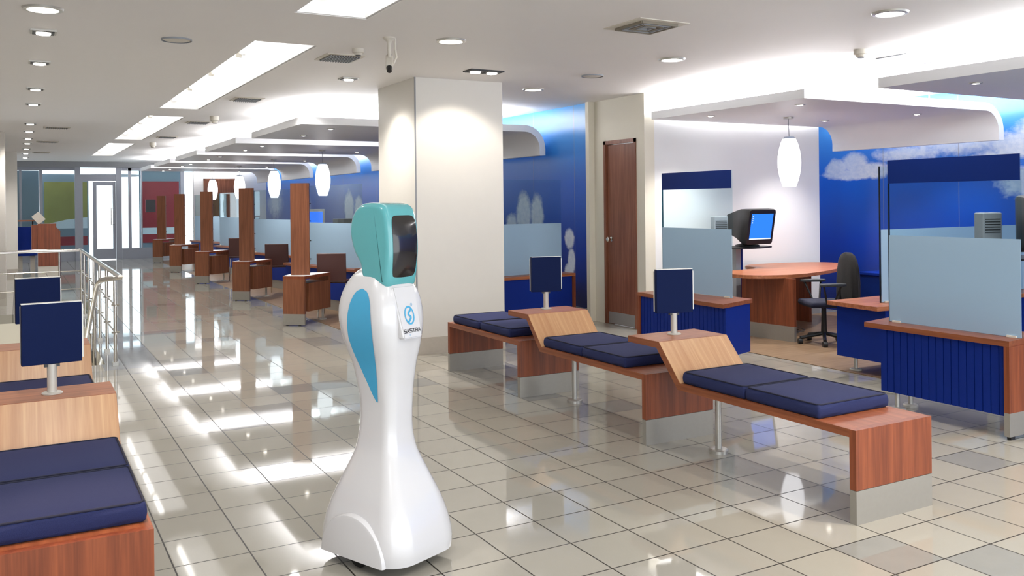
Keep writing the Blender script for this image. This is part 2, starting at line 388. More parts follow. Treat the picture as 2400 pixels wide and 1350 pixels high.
# poster panels in the shop front
t = thing('poster_panel', 'olive yellow poster with white swoosh behind the glass front', 'poster', (1.15, FY+.5, 0))
MB().box(-.52, .52, 0, .03, .86, 2.12).obj('olive_field', M['olive'], t)
MB().box(-.56, .56, .03, .06, -.02, 2.34).obj('backing', M['bluegrey'], t)
m = MB(); m.prism([(-.50, .86), (-.42, 1.0), (0, 1.1), (.52, 1.16), (.52, .86)], -.012, -.001, 'y'); m.obj('white_swoosh', M['paper'], t)
MB().box(-.52, .52, 0, .03, .40, .64).obj('red_band', M['red'], t)
MB().box(-.52, .52, 0, .03, .64, .86).obj('pale_band', M['bluegrey'], t)
t = thing('poster_panel', 'red poster with pale stripe behind the glass right of the entrance', 'poster', (3.52, FY+.25, 0))
MB().box(-.48, .5, 0, .03, .42, 2.14).obj('red_field', M['red'], t)
MB().box(-.48, .5, -.01, -.001, .66, .84).obj('pale_stripe', M['paper'], t)
MB().box(-.55, .6, .03, .06, -.02, 2.5).obj('backing', M['bluegrey'], t)
t = thing('noticeboard_panel', 'plain blue grey panel behind the glass far left', 'panel', (-.05, FY+.3, 0))
MB().box(-.4, .55, 0, .04, 0, 2.42).obj('panel_board', M['bluegrey'], t)
tag(MB().box(3.05, 3.3, FY-.5, FY-.45, 1.28, 1.62).obj('wall_screen', M['dkgrey']), 'small dark display hanging in front of the red poster', 'display')
tag(MB().lathe([(0, -.045), (.6, -.03), (.9, .0), (.6, .03), (0, .04)], (2.4, FY+1.2, 2.33), 28).obj('door_canopy', M['dkgrey'], None, True), 'dark curved rain canopy outside above the entrance', 'canopy')
sheet('ground', (-8, 14, 26.4, 46), -.02, [], M['pave'], -.1)

# ------------------------------------------------------------------ ceiling fixtures
where = ['nearest the viewer, cut by the top edge of the photo', 'second from the viewer, above the tiled hall', 'third from the viewer along the hall', 'farthest, just before the glass front']
for i, (x0, x1, y0, y1) in enumerate(TROFF):
    t = thing('ceiling_light', 'long recessed fluorescent ceiling light, '+where[i], 'ceiling light', ((x0+x1)/2, (y0+y1)/2, CZ), 0, 'recessed light troughs over the hall')
    w, h = (x1-x0)/2-.004, (y1-y0)/2-.004
    MB().box(-w, w, -h, h, .17, .18).obj('glowing_trough_back', M['troffer'], t)  # trough back given its own glow in place of the tubes' light on it
    MB().box(-w, -w+.012, -h, h, .005, .17).box(w-.012, w, -h, h, .005, .17).box(-w+.012, w-.012, -h, -h+.012, .005, .17).box(-w+.012, w-.012, h-.012, h, .005, .17).obj('trough_side', M['white'], t)
    n = 4
    for k in range(n):
        yy = -h+(k+.5)*2*h/n+(0)
        b = MB().tube([(-.06, yy-h/n*.86, .12), (-.06, yy+h/n*.86, .12)], .03, 12).obj('fluorescent_tube', M['tube'], t, True)
        MB().box(-.085, -.035, yy-h/n*.9, yy-h/n*.86, .09, .17).obj('lamp_holder', M['offwhite'], b)
        MB().box(-.085, -.035, yy+h/n*.86, yy+h/n*.9, .09, .17).obj('lamp_holder', M['offwhite'], b)

def square_light(name, loc, n, label, group, s=.16):
    t = thing(name, label, 'downlight', loc, 0, group)
    w = s*n/2
    MB().box(-w, w, -s/2, s/2, -.012, 0).obj('trim_frame', M['dkgrey'] if n == 2 else M['alu'], t)
    for k in range(n):
        cx = -w+s*(k+.5)
        b = MB().box(cx-s*.42, cx+s*.42, -s*.40, s*.40, -.016, -.0125).obj('recess', M['black'], t)
        MB().lathe([(0, 0), (s*.29, 0), (s*.27, -.008), (0, -.012)], (cx, 0, -.0165), 20).obj('lens', M['bulb'], b)
    return t
rowY = [6.84, 8.3, 10.15, 11.66, 14.4, 15.85, 17.5, 18.8, 20.6, 22.3, 24.2]
names = ['nearest of the square ones at upper left', 'second square one from the viewer at left', 'third square one from the viewer at left', 'fourth square one from the viewer at left', 'fifth square one along the left row', 'sixth square one along the left row', 'seventh square one along the left row', 'eighth square one along the left row', 'third from the far end of the left row', 'second from the far end of the left row', 'last one of the left row, near the glass front']
proto = None
for y, nm in zip(rowY, names):
    lab = 'square recessed spotlight in grey frame, '+nm
    if proto is None: proto = square_light('square_downlight', (.165, y, CZ), 1, lab, 'row of spotlights over the left side')
    else: copy_tree(proto, lab, (.17, y, CZ))
copy_tree(proto, 'square tilted spotlight in ceiling between air vent and pillar', (2.773, 8.14, CZ))['group'] = 'spotlights near the pillar'
square_light('double_downlight', (3.73, 7.18, CZ), 2, 'twin square spotlight in ceiling just in front of the pillar', None, .17)
def round_light(loc, label, r=.11):
    t = thing('round_downlight', label, 'downlight', loc, 0, 'round ceiling downlights')
    MB().lathe([(r*.78, 0), (r*.8, -.014), (r, -.012), (r*1.05, 0)], (0, 0, 0), 32).obj('trim_ring', M['alu'], t, True)
    MB().lathe([(0, -.006), (r*.78, -.006), (r*.78, -.001), (0, -.001)], (0, 0, 0), 32).obj('diffuser', M['bulb'], t)
    return t
r0 = round_light((2.81, 5.93, CZ), 'round glowing downlight right of the security camera')
copy_tree(r0, 'round downlight in ceiling right of the pillar, above the blue wall', (4.80, 8.10, CZ))
copy_tree(r0, 'large round downlight at upper right of the ceiling', (4.94, 3.80, CZ))
copy_tree(r0, 'round downlight in ceiling in front of the door wall', (4.86, 5.89, CZ))
copy_tree(r0, 'glaring round downlight in the upper left corner of the ceiling', (.145, 6.05, CZ))
def vent(loc, w, d, label, n=12):
    t = thing('air_vent', label, 'vent', loc, 0, 'ceiling air vents')
    MB().box(-w/2-.03, w/2+.03, -d/2-.03, d/2+.03, -.008, 0).obj('frame', M['offwhite'], t)
    MB().box(-w/2, w/2, -d/2, d/2, -.01, -.0085).obj('backing', M['ventdark'], t)
    m = MB()
    for k in range(n):
        x = -w/2+(k+.5)*w/n; m.box(x-.004, x+.004, -d/2, d/2, -.02, -.0105)
    m.obj('slats', M['grey'], t); return t
vent((2.32, 7.02, CZ), .26, .3, 'slatted air vent in ceiling beside the light trough, nearest')
for y, l in ((10.24, 'slatted air vent in ceiling, second along the light troughs'), (13.36, 'slatted air vent in ceiling, third along the light troughs'), (16.4, 'slatted air vent in ceiling, farthest along the light troughs')):
    vent((2.29, y, CZ), .26, .3, l)
vent((.53, 15.06, CZ), .3, .25, 'thin air vent right of the left spotlight row, nearer one')
vent((.49, 18.33, CZ), .3, .25, 'thin air vent right of the left spotlight row, middle one')
vent((.47, 22.0, CZ), .3, .25, 'thin air vent right of the left spotlight row, farthest one')
t = thing('ceiling_diffuser', 'square four-way air diffuser in the ceiling at upper right', 'vent', (3.78, 4.85, CZ))
MB().box(-.21, .21, -.21, .21, -.006, 0).obj('plate', M['offwhite'], t)
for k, a in enumerate((.15, .115, .08, .045)):
    m = MB()
    for sx in (-1, 1): m.box(sx*a-.006, sx*a+.006, -a, a, -.022, -.0065).box(-a, a, sx*a-.006, sx*a+.006, -.022, -.0065)
    m.obj('louvre_ring', M['ventdark'] if k % 2 == 0 else M['grey'], t)
t = thing('ceiling_hatch', 'faint white access panel in the ceiling above the right booth', 'hatch', (6.75, 4.95, CZ))
MB().box(-.3, .3, -.14, .14, -.004, 0).obj('panel', M['white'], t)
m = MB(); m.box(-.31, .31, -.15, -.14, -.008, 0).box(-.31, .31, .14, .15, -.008, 0).box(-.31, -.30, -.14, .14, -.008, 0).box(.30, .31, -.14, .14, -.008, 0); m.obj('rim', M['grey'], t)
def dome(loc, r, h, label, name='smoke_detector', cat='detector'):
    t = thing(name, label, cat, loc)
    MB().lathe([(0, -h), (r*.6, -h), (r*.75, -h*.7), (r, -h*.62), (r, 0), (0, 0)], (0, 0, 0), 24).obj('housing', M['offwhite'], t, True)
    MB().lathe([(0, -h-.006), (r*.45, -h-.006), (r*.5, -h), (0, -h)], (0, 0, 0), 16).obj('sensor_cap', M['dkgrey'], t)
dome((2.318, 6.57, CZ), .045, .05, 'white smoke detector in ceiling beside the nearest air vent')
dome((5.958, 4.86, CZ), .055, .06, 'white smoke detector at upper right of the ceiling')
dome((2.337, 12.4, CZ), .06, .09, 'white detector under the ceiling between the middle vents')
dome((2.256, 18.0, CZ), .06, .09, 'small far detector under the ceiling before the canopies')
for loc, l in (((1.015, 6.76, CZ), 'flat round ceiling speaker disc at upper left'), ((4.806, 7.0, CZ), 'flat round ceiling disc right of the pillar')):
    t = thing('ceiling_speaker', l, 'speaker', loc)
    MB().lathe([(0, -.01), (.085, -.01), (.1, -.004), (.1, 0), (0, 0)], (0, 0, 0), 28).obj('grille', M['offwhite'], t, True)
    MB().lathe([(.1, -.012), (.106, -.012), (.106, 0), (.1, 0)], (0, 0, 0), 28).obj('rim', M['grey'], t, True)
# security camera
t = thing('security_camera', 'cream security camera hanging from a ceiling bracket before the pillar', 'camera', (2.36, 6.02, CZ))
MB().lathe([(0, 0), (.045, 0), (.045, -.01), (.02, -.03), (.014, -.05), (.014, -.14), (.02, -.15), (0, -.15)], (0, 0, 0), 20).obj('bracket', M['offwhite'], t, True)
MB().tube([(.05, .01, 0), (.05, .01, -.08), (.055, .0, -.14), (.03, 0, -.19), (.02, 0, -.2)], .009, 8).obj('cable_conduit', M['offwhite'], t, True)
bd = MB().box(-.026, .026, -.055, .055, -.026, .026, .006).obj('camera_body', M['offwhite'], t, True, (-.005, -.01, -.185), (math.radians(48), 0, math.radians(-22)))
MB().lathe([(0, -.095), (.018, -.095), (.022, -.06), (.022, -.055), (0, -.055)], (0, 0, 0), 18, 'y').obj('lens', M['black'], bd, True)
MB().box(-.016, .016, .055, .075, -.016, .016).obj('rear_plug', M['black'], bd)

# ------------------------------------------------------------------ canopies with cove light, spots and pendants
def canopy_profile(w):
    r = .30; th = .084; top = 2.434; bot = 2.35; x1 = w; pts = []
    pts.append((0, bot)); pts.append((0, top))
    for k in range(9):
        a = PI/2*(1-k/8); pts.append((x1-r+r*math.cos(a), top-r+r*math.sin(a)))
    pts.append((x1, 2.05)); pts.append((x1-th, 2.05))
    ri = r-th
    for k in range(9):
        a = PI/2*k/8; pts.append((x1-r+ri*math.cos(a), top-r+ri*math.sin(a)))
    return pts
def spot_set(x, y, pos, lab, energy):
    for (dx, dy, nm) in pos:
        t = thing('canopy_spotlight', 'small star-bright spotlight '+nm+' '+lab, 'spotlight', (x+dx, y+dy, 2.35), 0, 'spotlights under the canopies')
        MB().lathe([(.028, 0), (.03, -.008), (.048, -.006), (.05, 0)], (0, 0, 0), 20).obj('trim_ring', M['alu'], t, True)
        MB().lathe([(0, -.012), (.026, -.008), (.027, -.001), (0, -.001)], (0, 0, 0), 16).obj('lens', M['bulb'], t)
        if energy:
            L = bpy.data.lights.new('spot_glow', 'SPOT'); L.energy = energy; L.spot_size = 1.9; L.spot_blend = .8; L.shadow_soft_size = .03; L.color = (1, .97, .93)
            lo = bpy.data.objects.new('spot_glow', L); COL.objects.link(lo); lo.parent = t; lo.location = (0, 0, -.03)
def canopy(x, y0, y1, w, label, energy, hangers=True):
    t = thing('ceiling_canopy', label, 'canopy', (x, y0, 0), 0, 'white canopies over the counters')
    MB().prism(canopy_profile(w), 0, y1-y0, 'y').obj('canopy_shell', M['canopy'], t, 30)
    for (a, b) in ((.5, .3), (w-.8, .3), (.5, y1-y0-.3), (w-.8, y1-y0-.3)): MB().tube([(a, b, 2.43), (a, b, CZ)], .006, 8).obj('hanger_rod', M['white'], t)
    L = bpy.data.lights.new('cove_glow', 'AREA'); L.shape = 'RECTANGLE'; L.size = w-.7; L.size_y = y1-y0-.3; L.energy = energy; L.color = (.97, .985, 1)
    lo = bpy.data.objects.new('cove_glow', L); COL.objects.link(lo); lo.parent = t; lo.location = (w/2-.1, (y1-y0)/2, 2.45); lo.rotation_euler = (PI, 0, 0)
    return t
canopy(6.14, 5.62, 7.80, 2.96, 'large white canopy with curved drop edge over the right booth', 120)
canopy(6.15, 1.9, 4.85, 2.96, 'white canopy cut by the right edge of the photo', 120)
FARC = [9.8, 13.2, 16.42, 19.58, 22.6]
cl = ['partly behind the pillar, widest in view', 'second from the pillar in the far row', 'third from the pillar in the far row', 'fourth from the pillar in the far row', 'last before the glass front']
for y, l in zip(FARC, cl): canopy(2.78, y, y+(2.4 if y < 22 else 2.0), 3.2 if y < 10 else 3.04, 'white curved canopy over the counters, '+l, 85)
spot_set(6.14, 5.62, [(.34, 1.60, 'far left'), (.38, .40, 'near left'), (1.97, 1.5, 'far middle'), (2.3, .55, 'near right')], 'under the large right canopy', 60)
spot_set(6.15, 1.9, [(.45, 2.4, 'at the far left')], 'under the canopy cut by the right edge', 30)
fl = ['under the far-row canopy beside the pillar', 'under the second far-row canopy', 'under the third far-row canopy', 'under the fourth far-row canopy', 'under the last far-row canopy']
for y, l in zip(FARC, fl): spot_set(2.78, y, [(.5, .5, 'near left'), (.5, 1.65, 'far left'), (2.4, 1.6, 'right')], l, 0)

def pendant(loc, label):
    t = thing('pendant_lamp', label, 'pendant lamp', loc, 0, 'barrel shaped glass pendants')
    MB().lathe([(0, 0), (.055, 0), (.055, -.018), (0, -.018)], (0, 0, 0), 24).obj('ceiling_rose', M['alu'], t, True)
    MB().tube([(0, 0, -.018), (.004, 0, -.12), (.008, 0, -.22)], .004, 8).obj('cord', M['grey'], t)
    MB().lathe([(0, -.215), (.05, -.215), (.068, -.232), (.07, -.236), (0, -.236)], (.008, 0, 0), 28).obj('shade_cap', M['lampcap'], t, True)
    pr = [(0, -.237)]
    for k in range(15):
        a = k/14; pr.append((.07+.055*math.sin(PI*min(1, a*1.02))**.8 if 0 < a < .98 else .07, -.237-.525*a))
    pr.append((0, -.762))
    MB().lathe(pr, (.008, 0, 0), 32).obj('lamp_shade', M['lamp'], t, True)
    return t
p0 = pendant((7.40, 7.0, 2.35), 'glowing white barrel pendant lamp over the brown desk at right')
for y, l in ((14.45, 'nearest white barrel pendant of the far row, left of the pillar'), (17.65, 'second barrel pendant of the far row'), (20.8, 'third barrel pendant of the far row'), (24.0, 'farthest barrel pendant, before the distant wooden door')):
    copy_tree(p0, l, (4.45, y, 2.35))

# ------------------------------------------------------------------ benches (module runs along +Y; near end at y=0, slab side x=0..w)
TH = .036; SZ = .42
def bench_module(x, y, w, label, last=False, group=None, sl=1.19):
    t = thing('waiting_bench', label, 'bench', (x, y, 0), 0, group)
    if last: prof = [(TH, SZ-TH), (TH, SZ), (1.25-TH, SZ), (1.25-TH, SZ-TH)]
    else: prof = [(TH, SZ-TH), (TH, SZ), (sl, SZ), (sl+.185, .63), (sl+.48, .63), (sl+.48, .63-TH), (sl+.208, .63-TH), (sl+.023, SZ-TH)]
    MB().prism(prof, 0, w, 'x').obj('seat_slab', M['woody'], t)
    if not last:
        # slanted back face and flat top veneers
        e = .0015
        m = MB(); n = Vector((0, -.21, .185)).normalized()*e
        a0 = Vector((.001, sl, SZ+.001))+n; a1 = Vector((w-.001, sl, SZ+.001))+n; b1 = Vector((w-.001, sl+.185, .629))+n; b0 = Vector((.001, sl+.185, .629))+n
        vs = [m.b.verts.new(v) for v in (a0, a1, b1, b0)]; vs2 = [m.b.verts.new(v-n*.8) for v in (a0, a1, b1, b0)]
        m.b.faces.new(vs); m.b.faces.new(vs2[::-1])
        for i in range(4): m.b.faces.new([vs[i], vs[(i+1) % 4], vs2[(i+1) % 4], vs2[i]])
        m.obj('sloping_back', M['woodpale'], t)
        MB().box(.001, w-.001, sl+.186, sl+.479, .6301, .6315).obj('shelf_top', M['woodx'], t)
    def foot(y0):
        MB().box(0, w, y0, y0+TH, .152, SZ).obj('end_panel', M['woodz'], t)
        MB().box(0, w, y0, y0+TH, 0, .15).obj('plinth', M['aluplate'], t)
    foot(0)
    if last: foot(1.25-TH)
    else:
        l = MB().lathe([(.018, .012), (.018, SZ-TH)], (.27, sl-.01, 0), 20).obj('leg', M['alu'], t, True)
        MB().lathe([(0, 0), (.055, 0), (.055, .018), (.048, .024), (0, .024)], (.27, sl-.01, 0), 28).obj('foot_disc', M['alu'], l, True)
    return t
def cushion(x, y, w, d, label, group):
    t = thing('seat_cushion', label, 'cushion', (x, y, SZ+.0005), 0, group)
    m = MB(); m.box(0, w, 0, d, 0, .066)
    bmesh.ops.subdivide_edges(m.b, edges=m.b.edges[:], cuts=5, use_grid_fill=True)
    for v in m.b.verts:
        if v.co.z > .06:
            fx = 1-(2*v.co.x/w-1)**4; fy = 1-(2*v.co.y/d-1)**4; v.co.z += .008*fx*fy
        elif v.co.z > .001:
            k = .005*math.sin(PI*v.co.z/.066)
            if v.co.x < 1e-4: v.co.x -= k
            if v.co.x > w-1e-4: v.co.x += k
            if v.co.y < 1e-4: v.co.y -= k
            if v.co.y > d-1e-4: v.co.y += k
    es = [e for e in m.b.edges if len(e.link_faces) == 2 and e.calc_face_angle(0) > .9]
    bmesh.ops.bevel(m.b, geom=es, offset=.012, segments=3, profile=.5, affect='EDGES')
    m.obj('cushion_body', M['cushion'], t, 60)
    q = .005; r = .02; pth = []
    for (cx, cy, a0) in ((w-r-q, d-r-q, 0), (r+q, d-r-q, 90), (r+q, r+q, 180), (w-r-q, r+q, 270)):
        for k in range(5):
            a = math.radians(a0+22.5*k); pth.append((cx+r*math.cos(a), cy+r*math.sin(a), .0655))
    MB().tube(pth, .0042, 8, closed=True).obj('piping', M['piping'], t, True)
    return t
def sign(x, y, rz, label, back=False):
    t = thing('sign_stand', label, 'sign', (x, y, .6322), rz, 'square blue signs on the benches')
    MB().lathe([(0, 0), (.042, 0), (.042, .005), (.038, .008), (0, .008)], (0, 0, 0), 28).obj('base_disc', M['greypost'], t, True)
    MB().lathe([(.02, .008), (.02, .13)], (0, 0, 0), 20).obj('post', M['greypost'], t, True)
    MB().box(-.03, .03, -.012, .012, .118, .132).obj('bracket', M['dkgrey'], t)
    MB().box(-.118, .118, -.018, .018, .132, .395, .003).obj('sign_panel', M['navysign'], t)
    MB().box(-.119, -.112, .0185, .032, .14, .385).obj('side_clip', M['offwhite'], t)
    MB().box(.1185, .124, -.016, .03, .15, .385).obj('side_clip', M['alu'], t)
    MB().box(-.118, .118, -.0175, .0175, .3955, .399).obj('top_strip', M['alu'], t)
    return t
R0 = 2.68; W = .52; RX = 3.228
bl = ['right-hand waiting bench nearest the viewer, ending in the open orange-brown end panel', 'middle segment of the right-hand waiting bench', 'farthest segment of the right-hand waiting bench, beside the pillar']
for k in range(3):
    t = bench_module(RX, R0+1.502*k, W, bl[k], k == 2, 'right-hand bench segments')
rc = [('blue square seat cushion nearest the viewer on the right bench', 'blue seat cushion against the sloping back, nearest segment of right bench'),
      ('nearer blue cushion on the middle segment of the right bench', 'farther blue cushion on the middle segment of the right bench'),
      ('navy cushion under the far shelf on the last segment of the right bench', 'violet-lit cushion at the far end of the right bench')]
for k in range(3):
    y = R0+1.502*k
    cushion(RX+.02, y+(.225 if k < 2 else .19), .485, .472, rc[k][0], 'cushions on the right bench'); cushion(RX+.02, y+(.712 if k < 2 else .70), .485, .475, rc[k][1], 'cushions on the right bench')
LX = -.15; L0 = 3.02; LS = 1.47
bl = ['left waiting bench nearest the viewer with bright orange lit end', 'second segment of the left waiting bench, behind the front sign', 'farthest segment of the left waiting bench, beside the railing']
LY = [3.02, 4.30, 5.80]; LSL = [1.02, 1.32, 1.19]
for k in range(3): bench_module(LX, LY[k], W, bl[k], k == 2, 'left-hand bench segments', LSL[k])
lc = [('dark navy cushion nearest the viewer at lower left', 'navy cushion against the sloping back at lower left'), ('nearer navy cushion on the second left segment', 'far navy cushion behind the front left sign'), ('nearer cushion on the farthest left segment', 'brightly lit cushion at the far end of the left bench')]
for k in range(3):
    y = LY[k]; e = LSL[k]-.01; dd = (.462, .495, .49)[k]
    cushion(LX+.02, y+e-2*dd-.012, .485, dd, lc[k][0], 'cushions on the left bench'); cushion(LX+.02, y+e-dd, .485, dd, lc[k][1], 'cushions on the left bench')
sign(3.49, 4.235, -.15-.12, 'square blue sign on post on the near shelf of the right bench')
sign(3.51, 5.765, -.12-.1, 'square blue sign on post on the far shelf of the right bench')
sign(.125, 4.36, .10, 'large dark navy sign on post at left, in front')
sign(.10, 5.95, .10, 'dark navy sign on post at left, half hidden behind the front one')

# ------------------------------------------------------------------ stair railing
t = thing('stair_railing', 'chrome tube railing around the stair opening at left', 'railing', (.766, 8.25, 0))
def T(*p): return [(a-.766, b-8.25, c) for a, b, c in p]
arc = [(.766, 8.30, .84), (.764, 8.26, .84), (.74, 8.235, .838), (.67, 8.26, .83), (.62, 8.34, .815), (.605, 8.45, .78), (.60, 8.6, .71), (.60, 9.2, .44), (.60, 9.8, .17), (.60, 10.4, -.10), (.60, 11.4, -.55)]
MB().tube(T((-1.25, 13.78, .84), (.74, 13.78, .84), (.762, 13.77, .84), (.766, 13.74, .84), (.766, 11, .84), *arc), .022, 14).obj('handrail', M['chrome'], t, True)
for z in (.55, .30):
    MB().tube(T((-1.25, 13.78, z), (.75, 13.78, z), (.766, 13.76, z), (.766, 8.7, z)), .007, 8).obj('mid_rail', M['chrome'], t, True)
for (x, y) in [(.766, v) for v in (8.8, 9.65, 10.5, 11.32, 12.2, 12.95, 13.7)]+[(.50, 13.78), (-.35, 13.78), (-1.2, 13.78)]:
    p = MB().tube(T((x, y, 0), (x, y, .82)), .015, 12).obj('railing_post', M['chrome'], t, True)
    MB().box(x-.766-.024, x-.766+.024, y-8.25-.024, y-8.25+.024, 0, .03).obj('post_foot', M['alu'], p)
    for z in (.30, .55): MB().tube(T((x-.03, y, z), (x+.035, y, z)), .009, 8).obj('rail_clamp', M['chrome'], p, True)
for (y, z0, z1) in ((9.3, -.17, .385), (9.75, -.45, .185)):
    p = MB().tube(T((.63, y, z0), (.63, y, z1)), .014, 12).obj('railing_post', M['chrome'], t, True)

# ------------------------------------------------------------------ counters (blue ribbed desks with glass screens)
def leg(parent, x, y, h, name='leg'):
    l = MB().lathe([(.016, .012), (.016, h)], (x, y, 0), 18).obj(name, M['alu'], parent, True)
    MB().lathe([(0, 0), (.05, 0), (.05, .014), (.044, .02), (0, .02)], (x, y, 0), 24).obj('foot_disc', M['greypost'], l, True)
def ribs(m, x, y0, y1, z0, z1, pitch=.058):
    n = max(1, round((y1-y0)/pitch)); p = (y1-y0)/n
    m.box(x+.006, x+.03, y0, y1, z0, z1)
    for k in range(n): m.box(x, x+.006, y0+k*p+.003, y0+(k+1)*p-.003, z0, z1)
HT = .59
def glass_screen(x, y, length, rz, label, header=True, dark=False):
    """upright pane standing on a counter, running along local +Y"""
    t = thing('glass_screen', label, 'glass screen', (x, y, HT+.001), rz, 'glass screens on the counters')
    MB().box(-.005, .005, 0, length, 0, 1.12).obj('pane', M['clear'], t)
    MB().box(-.0085, -.0055, .002, length-.002, .003, .60).obj('frosted_band', M['frost'], t)
    if header: MB().box(-.009, -.0055, .002, length-.002, .96, 1.12).obj('blue_header_band', M['header'], t)
    MB().box(-.006, .006, length, length+.006, 0, 1.12).obj('pane_edge', M['darkedge'] if dark else M['glassedge'], t)
    for q in (.03, length-.09): MB().box(-.02, .03, q, q+.06, 0, .012).obj('clamp', M['offwhite'], t)
    return t
# D1 front right counter
t = thing('counter_desk', 'blue ribbed counter with brown top at the right edge, nearest', 'counter', (5.13, 3.15, 0), 0, 'blue counters')
MB().prism([(0, 0), (.46, .06), (.46, 1.12), (.0, 1.03)], HT-.034, HT, 'z').obj('desktop', M['woody'], t)
m = MB(); ribs(m, .04, .036, .93, .13, HT-.034, .052); m.obj('ribbed_front', M['bluepanel'], t)
MB().box(.07, .44, .91, .93, .13, HT-.034).obj('blue_end', M['bluepanel'], t)
MB().box(.0, .46, .0, .034, .16, HT-.034).obj('wood_end_panel', M['woodz'], t)
p = MB().box(.0, .46, .0, .034, .02, .16).obj('plinth', M['aluplate'], t)
MB().box(.02, .06, .005, .03, 0, .02).obj('foot_pad', M['black'], p); MB().box(.40, .44, .005, .03, 0, .02).obj('foot_pad', M['black'], p)
leg(t, .27, .87, .13); leg(t, .12, .86, .13)
glass_screen(5.30, 3.17, .93, 0, 'glass screen with blue header on the nearest right counter', dark=True)
# D3
t = thing('counter_desk', 'blue ribbed counter behind the near bench sign, left of the brown desk', 'counter', (5.08, 5.5, 0), 0, 'blue counters')
MB().prism([(-.03, 0), (.46, .17), (.46, 1.2), (0, 1.2)], HT-.034, HT, 'z').obj('desktop', M['woody'], t)
m = MB(); ribs(m, .02, .06, 1.166, .14, HT-.034, .048); m.obj('ribbed_front', M['bluepanel'], t)
MB().prism([(.021, .03), (.43, .17), (.43, .19), (.021, .059)], .14, HT-.034, 'z').obj('blue_end', M['bluepanel'], t)
MB().box(0, .46, 1.166, 1.2, .02, HT-.034).obj('wood_end_panel', M['woodz'], t)
leg(t, .25, .2, .14); leg(t, .25, 1.0, .14)
glass_screen(5.44, 5.80, .95, 0, 'glass screen with blue header left of the computer monitor', header=True)
# D2 runs across
t = thing('counter_desk', 'blue counter end with glass, between nearest right counter and office chair', 'counter', (5.93, 4.65, 0), 0, 'blue counters')
MB().prism([(-.02, .04), (.03, .58), (2.6, .58), (2.6, 0), (.4, 0)][::-1], HT-.034, HT, 'z').obj('desktop', M['woodx'], t)
MB().box(.1, .12, .06, .54, .13, HT-.034).obj('blue_end', M['bluepanel'], t)
MB().box(.12, 2.5, .06, .08, .13, HT-.034).box(.12, 2.5, .52, .54, .13, HT-.034).obj('blue_side', M['bluepanel'], t)
leg(t, .22, .45, .13); leg(t, .22, .12, .13); leg(t, 2.3, .3, .13)
glass_screen(8.3, 4.87, 2.12, PI/2, 'tall plain glass screen behind the nearest right counter', header=False, dark=True)
# D4 behind pillar
t = thing('counter_desk', 'blue counter with wooden end frame behind the far bench sign', 'counter', (4.42, 8.78, 0), .10, 'blue counters')
MB().box(0, 1.44, 0, .5, HT-.034, HT).obj('desktop', M['woodx'], t)
MB().box(0, 1.40, .02, .04, .1, HT-.034).obj('blue_front', M['bluepanel'], t)
MB().box(1.406, 1.44, 0, .5, 0, HT-.034).obj('wood_end_panel', M['woodz'], t)
MB().box(0, .03, .02, .5, 0, HT-.034).obj('inner_panel', M['bluepanel'], t)
glass_screen(5.75, 9.08, 1.25, PI/2+.10, 'frosted glass screen on the counter between pillar and door', header=False)
tag(MB().box(4.62, 4.84, 9.10, 9.25, HT+.001, HT+.085, .004).obj('document_tray', M['grey']), 'grey box on the counter seen through frosted glass beside the pillar', 'tray')

# brown meeting desk in the right booth
t = thing('meeting_desk', 'reddish brown desk with rounded top in the right booth', 'desk', (6.8, 6.75, 0))
P0 = [(6.42, 7.2), (6.44, 6.75), (6.62, 6.55), (7.0, 6.46), (7.55, 6.62), (8.1, 6.86), (8.5, 7.14), (8.62, 7.38), (8.55, 7.62), (8.2, 7.78), (7.4, 7.82), (7.28, 7.3), (6.9, 7.27)]
def smoothloop(P, n=3):
    for _ in range(n):
        Q = []
        for i in range(len(P)):
            a, b = P[i], P[(i+1) % len(P)]
            Q += [(a[0]*.75+b[0]*.25, a[1]*.75+b[1]*.25), (a[0]*.25+b[0]*.75, a[1]*.25+b[1]*.75)]
        P = Q
    return P
MB().prism([(a-6.8, b-6.75) for a, b in smoothloop(P0)], .645, .68, 'z', .004).obj('desktop', M['woodx'], t)
MB().box(-.02, .015, -.33, .33, .16, .645).obj('leg_panel', M['woodz'], t, False, (.0, -.02, 0), (0, 0, .12))
MB().box(-.02, .015, -.33, .33, .0, .16).obj('plinth', M['aluplate'], t, False, (.0, -.02, 0), (0, 0, .12))
MB().box(1.3, 1.34, .62, .98, 0, .645).obj('leg_panel', M['woodz'], t)
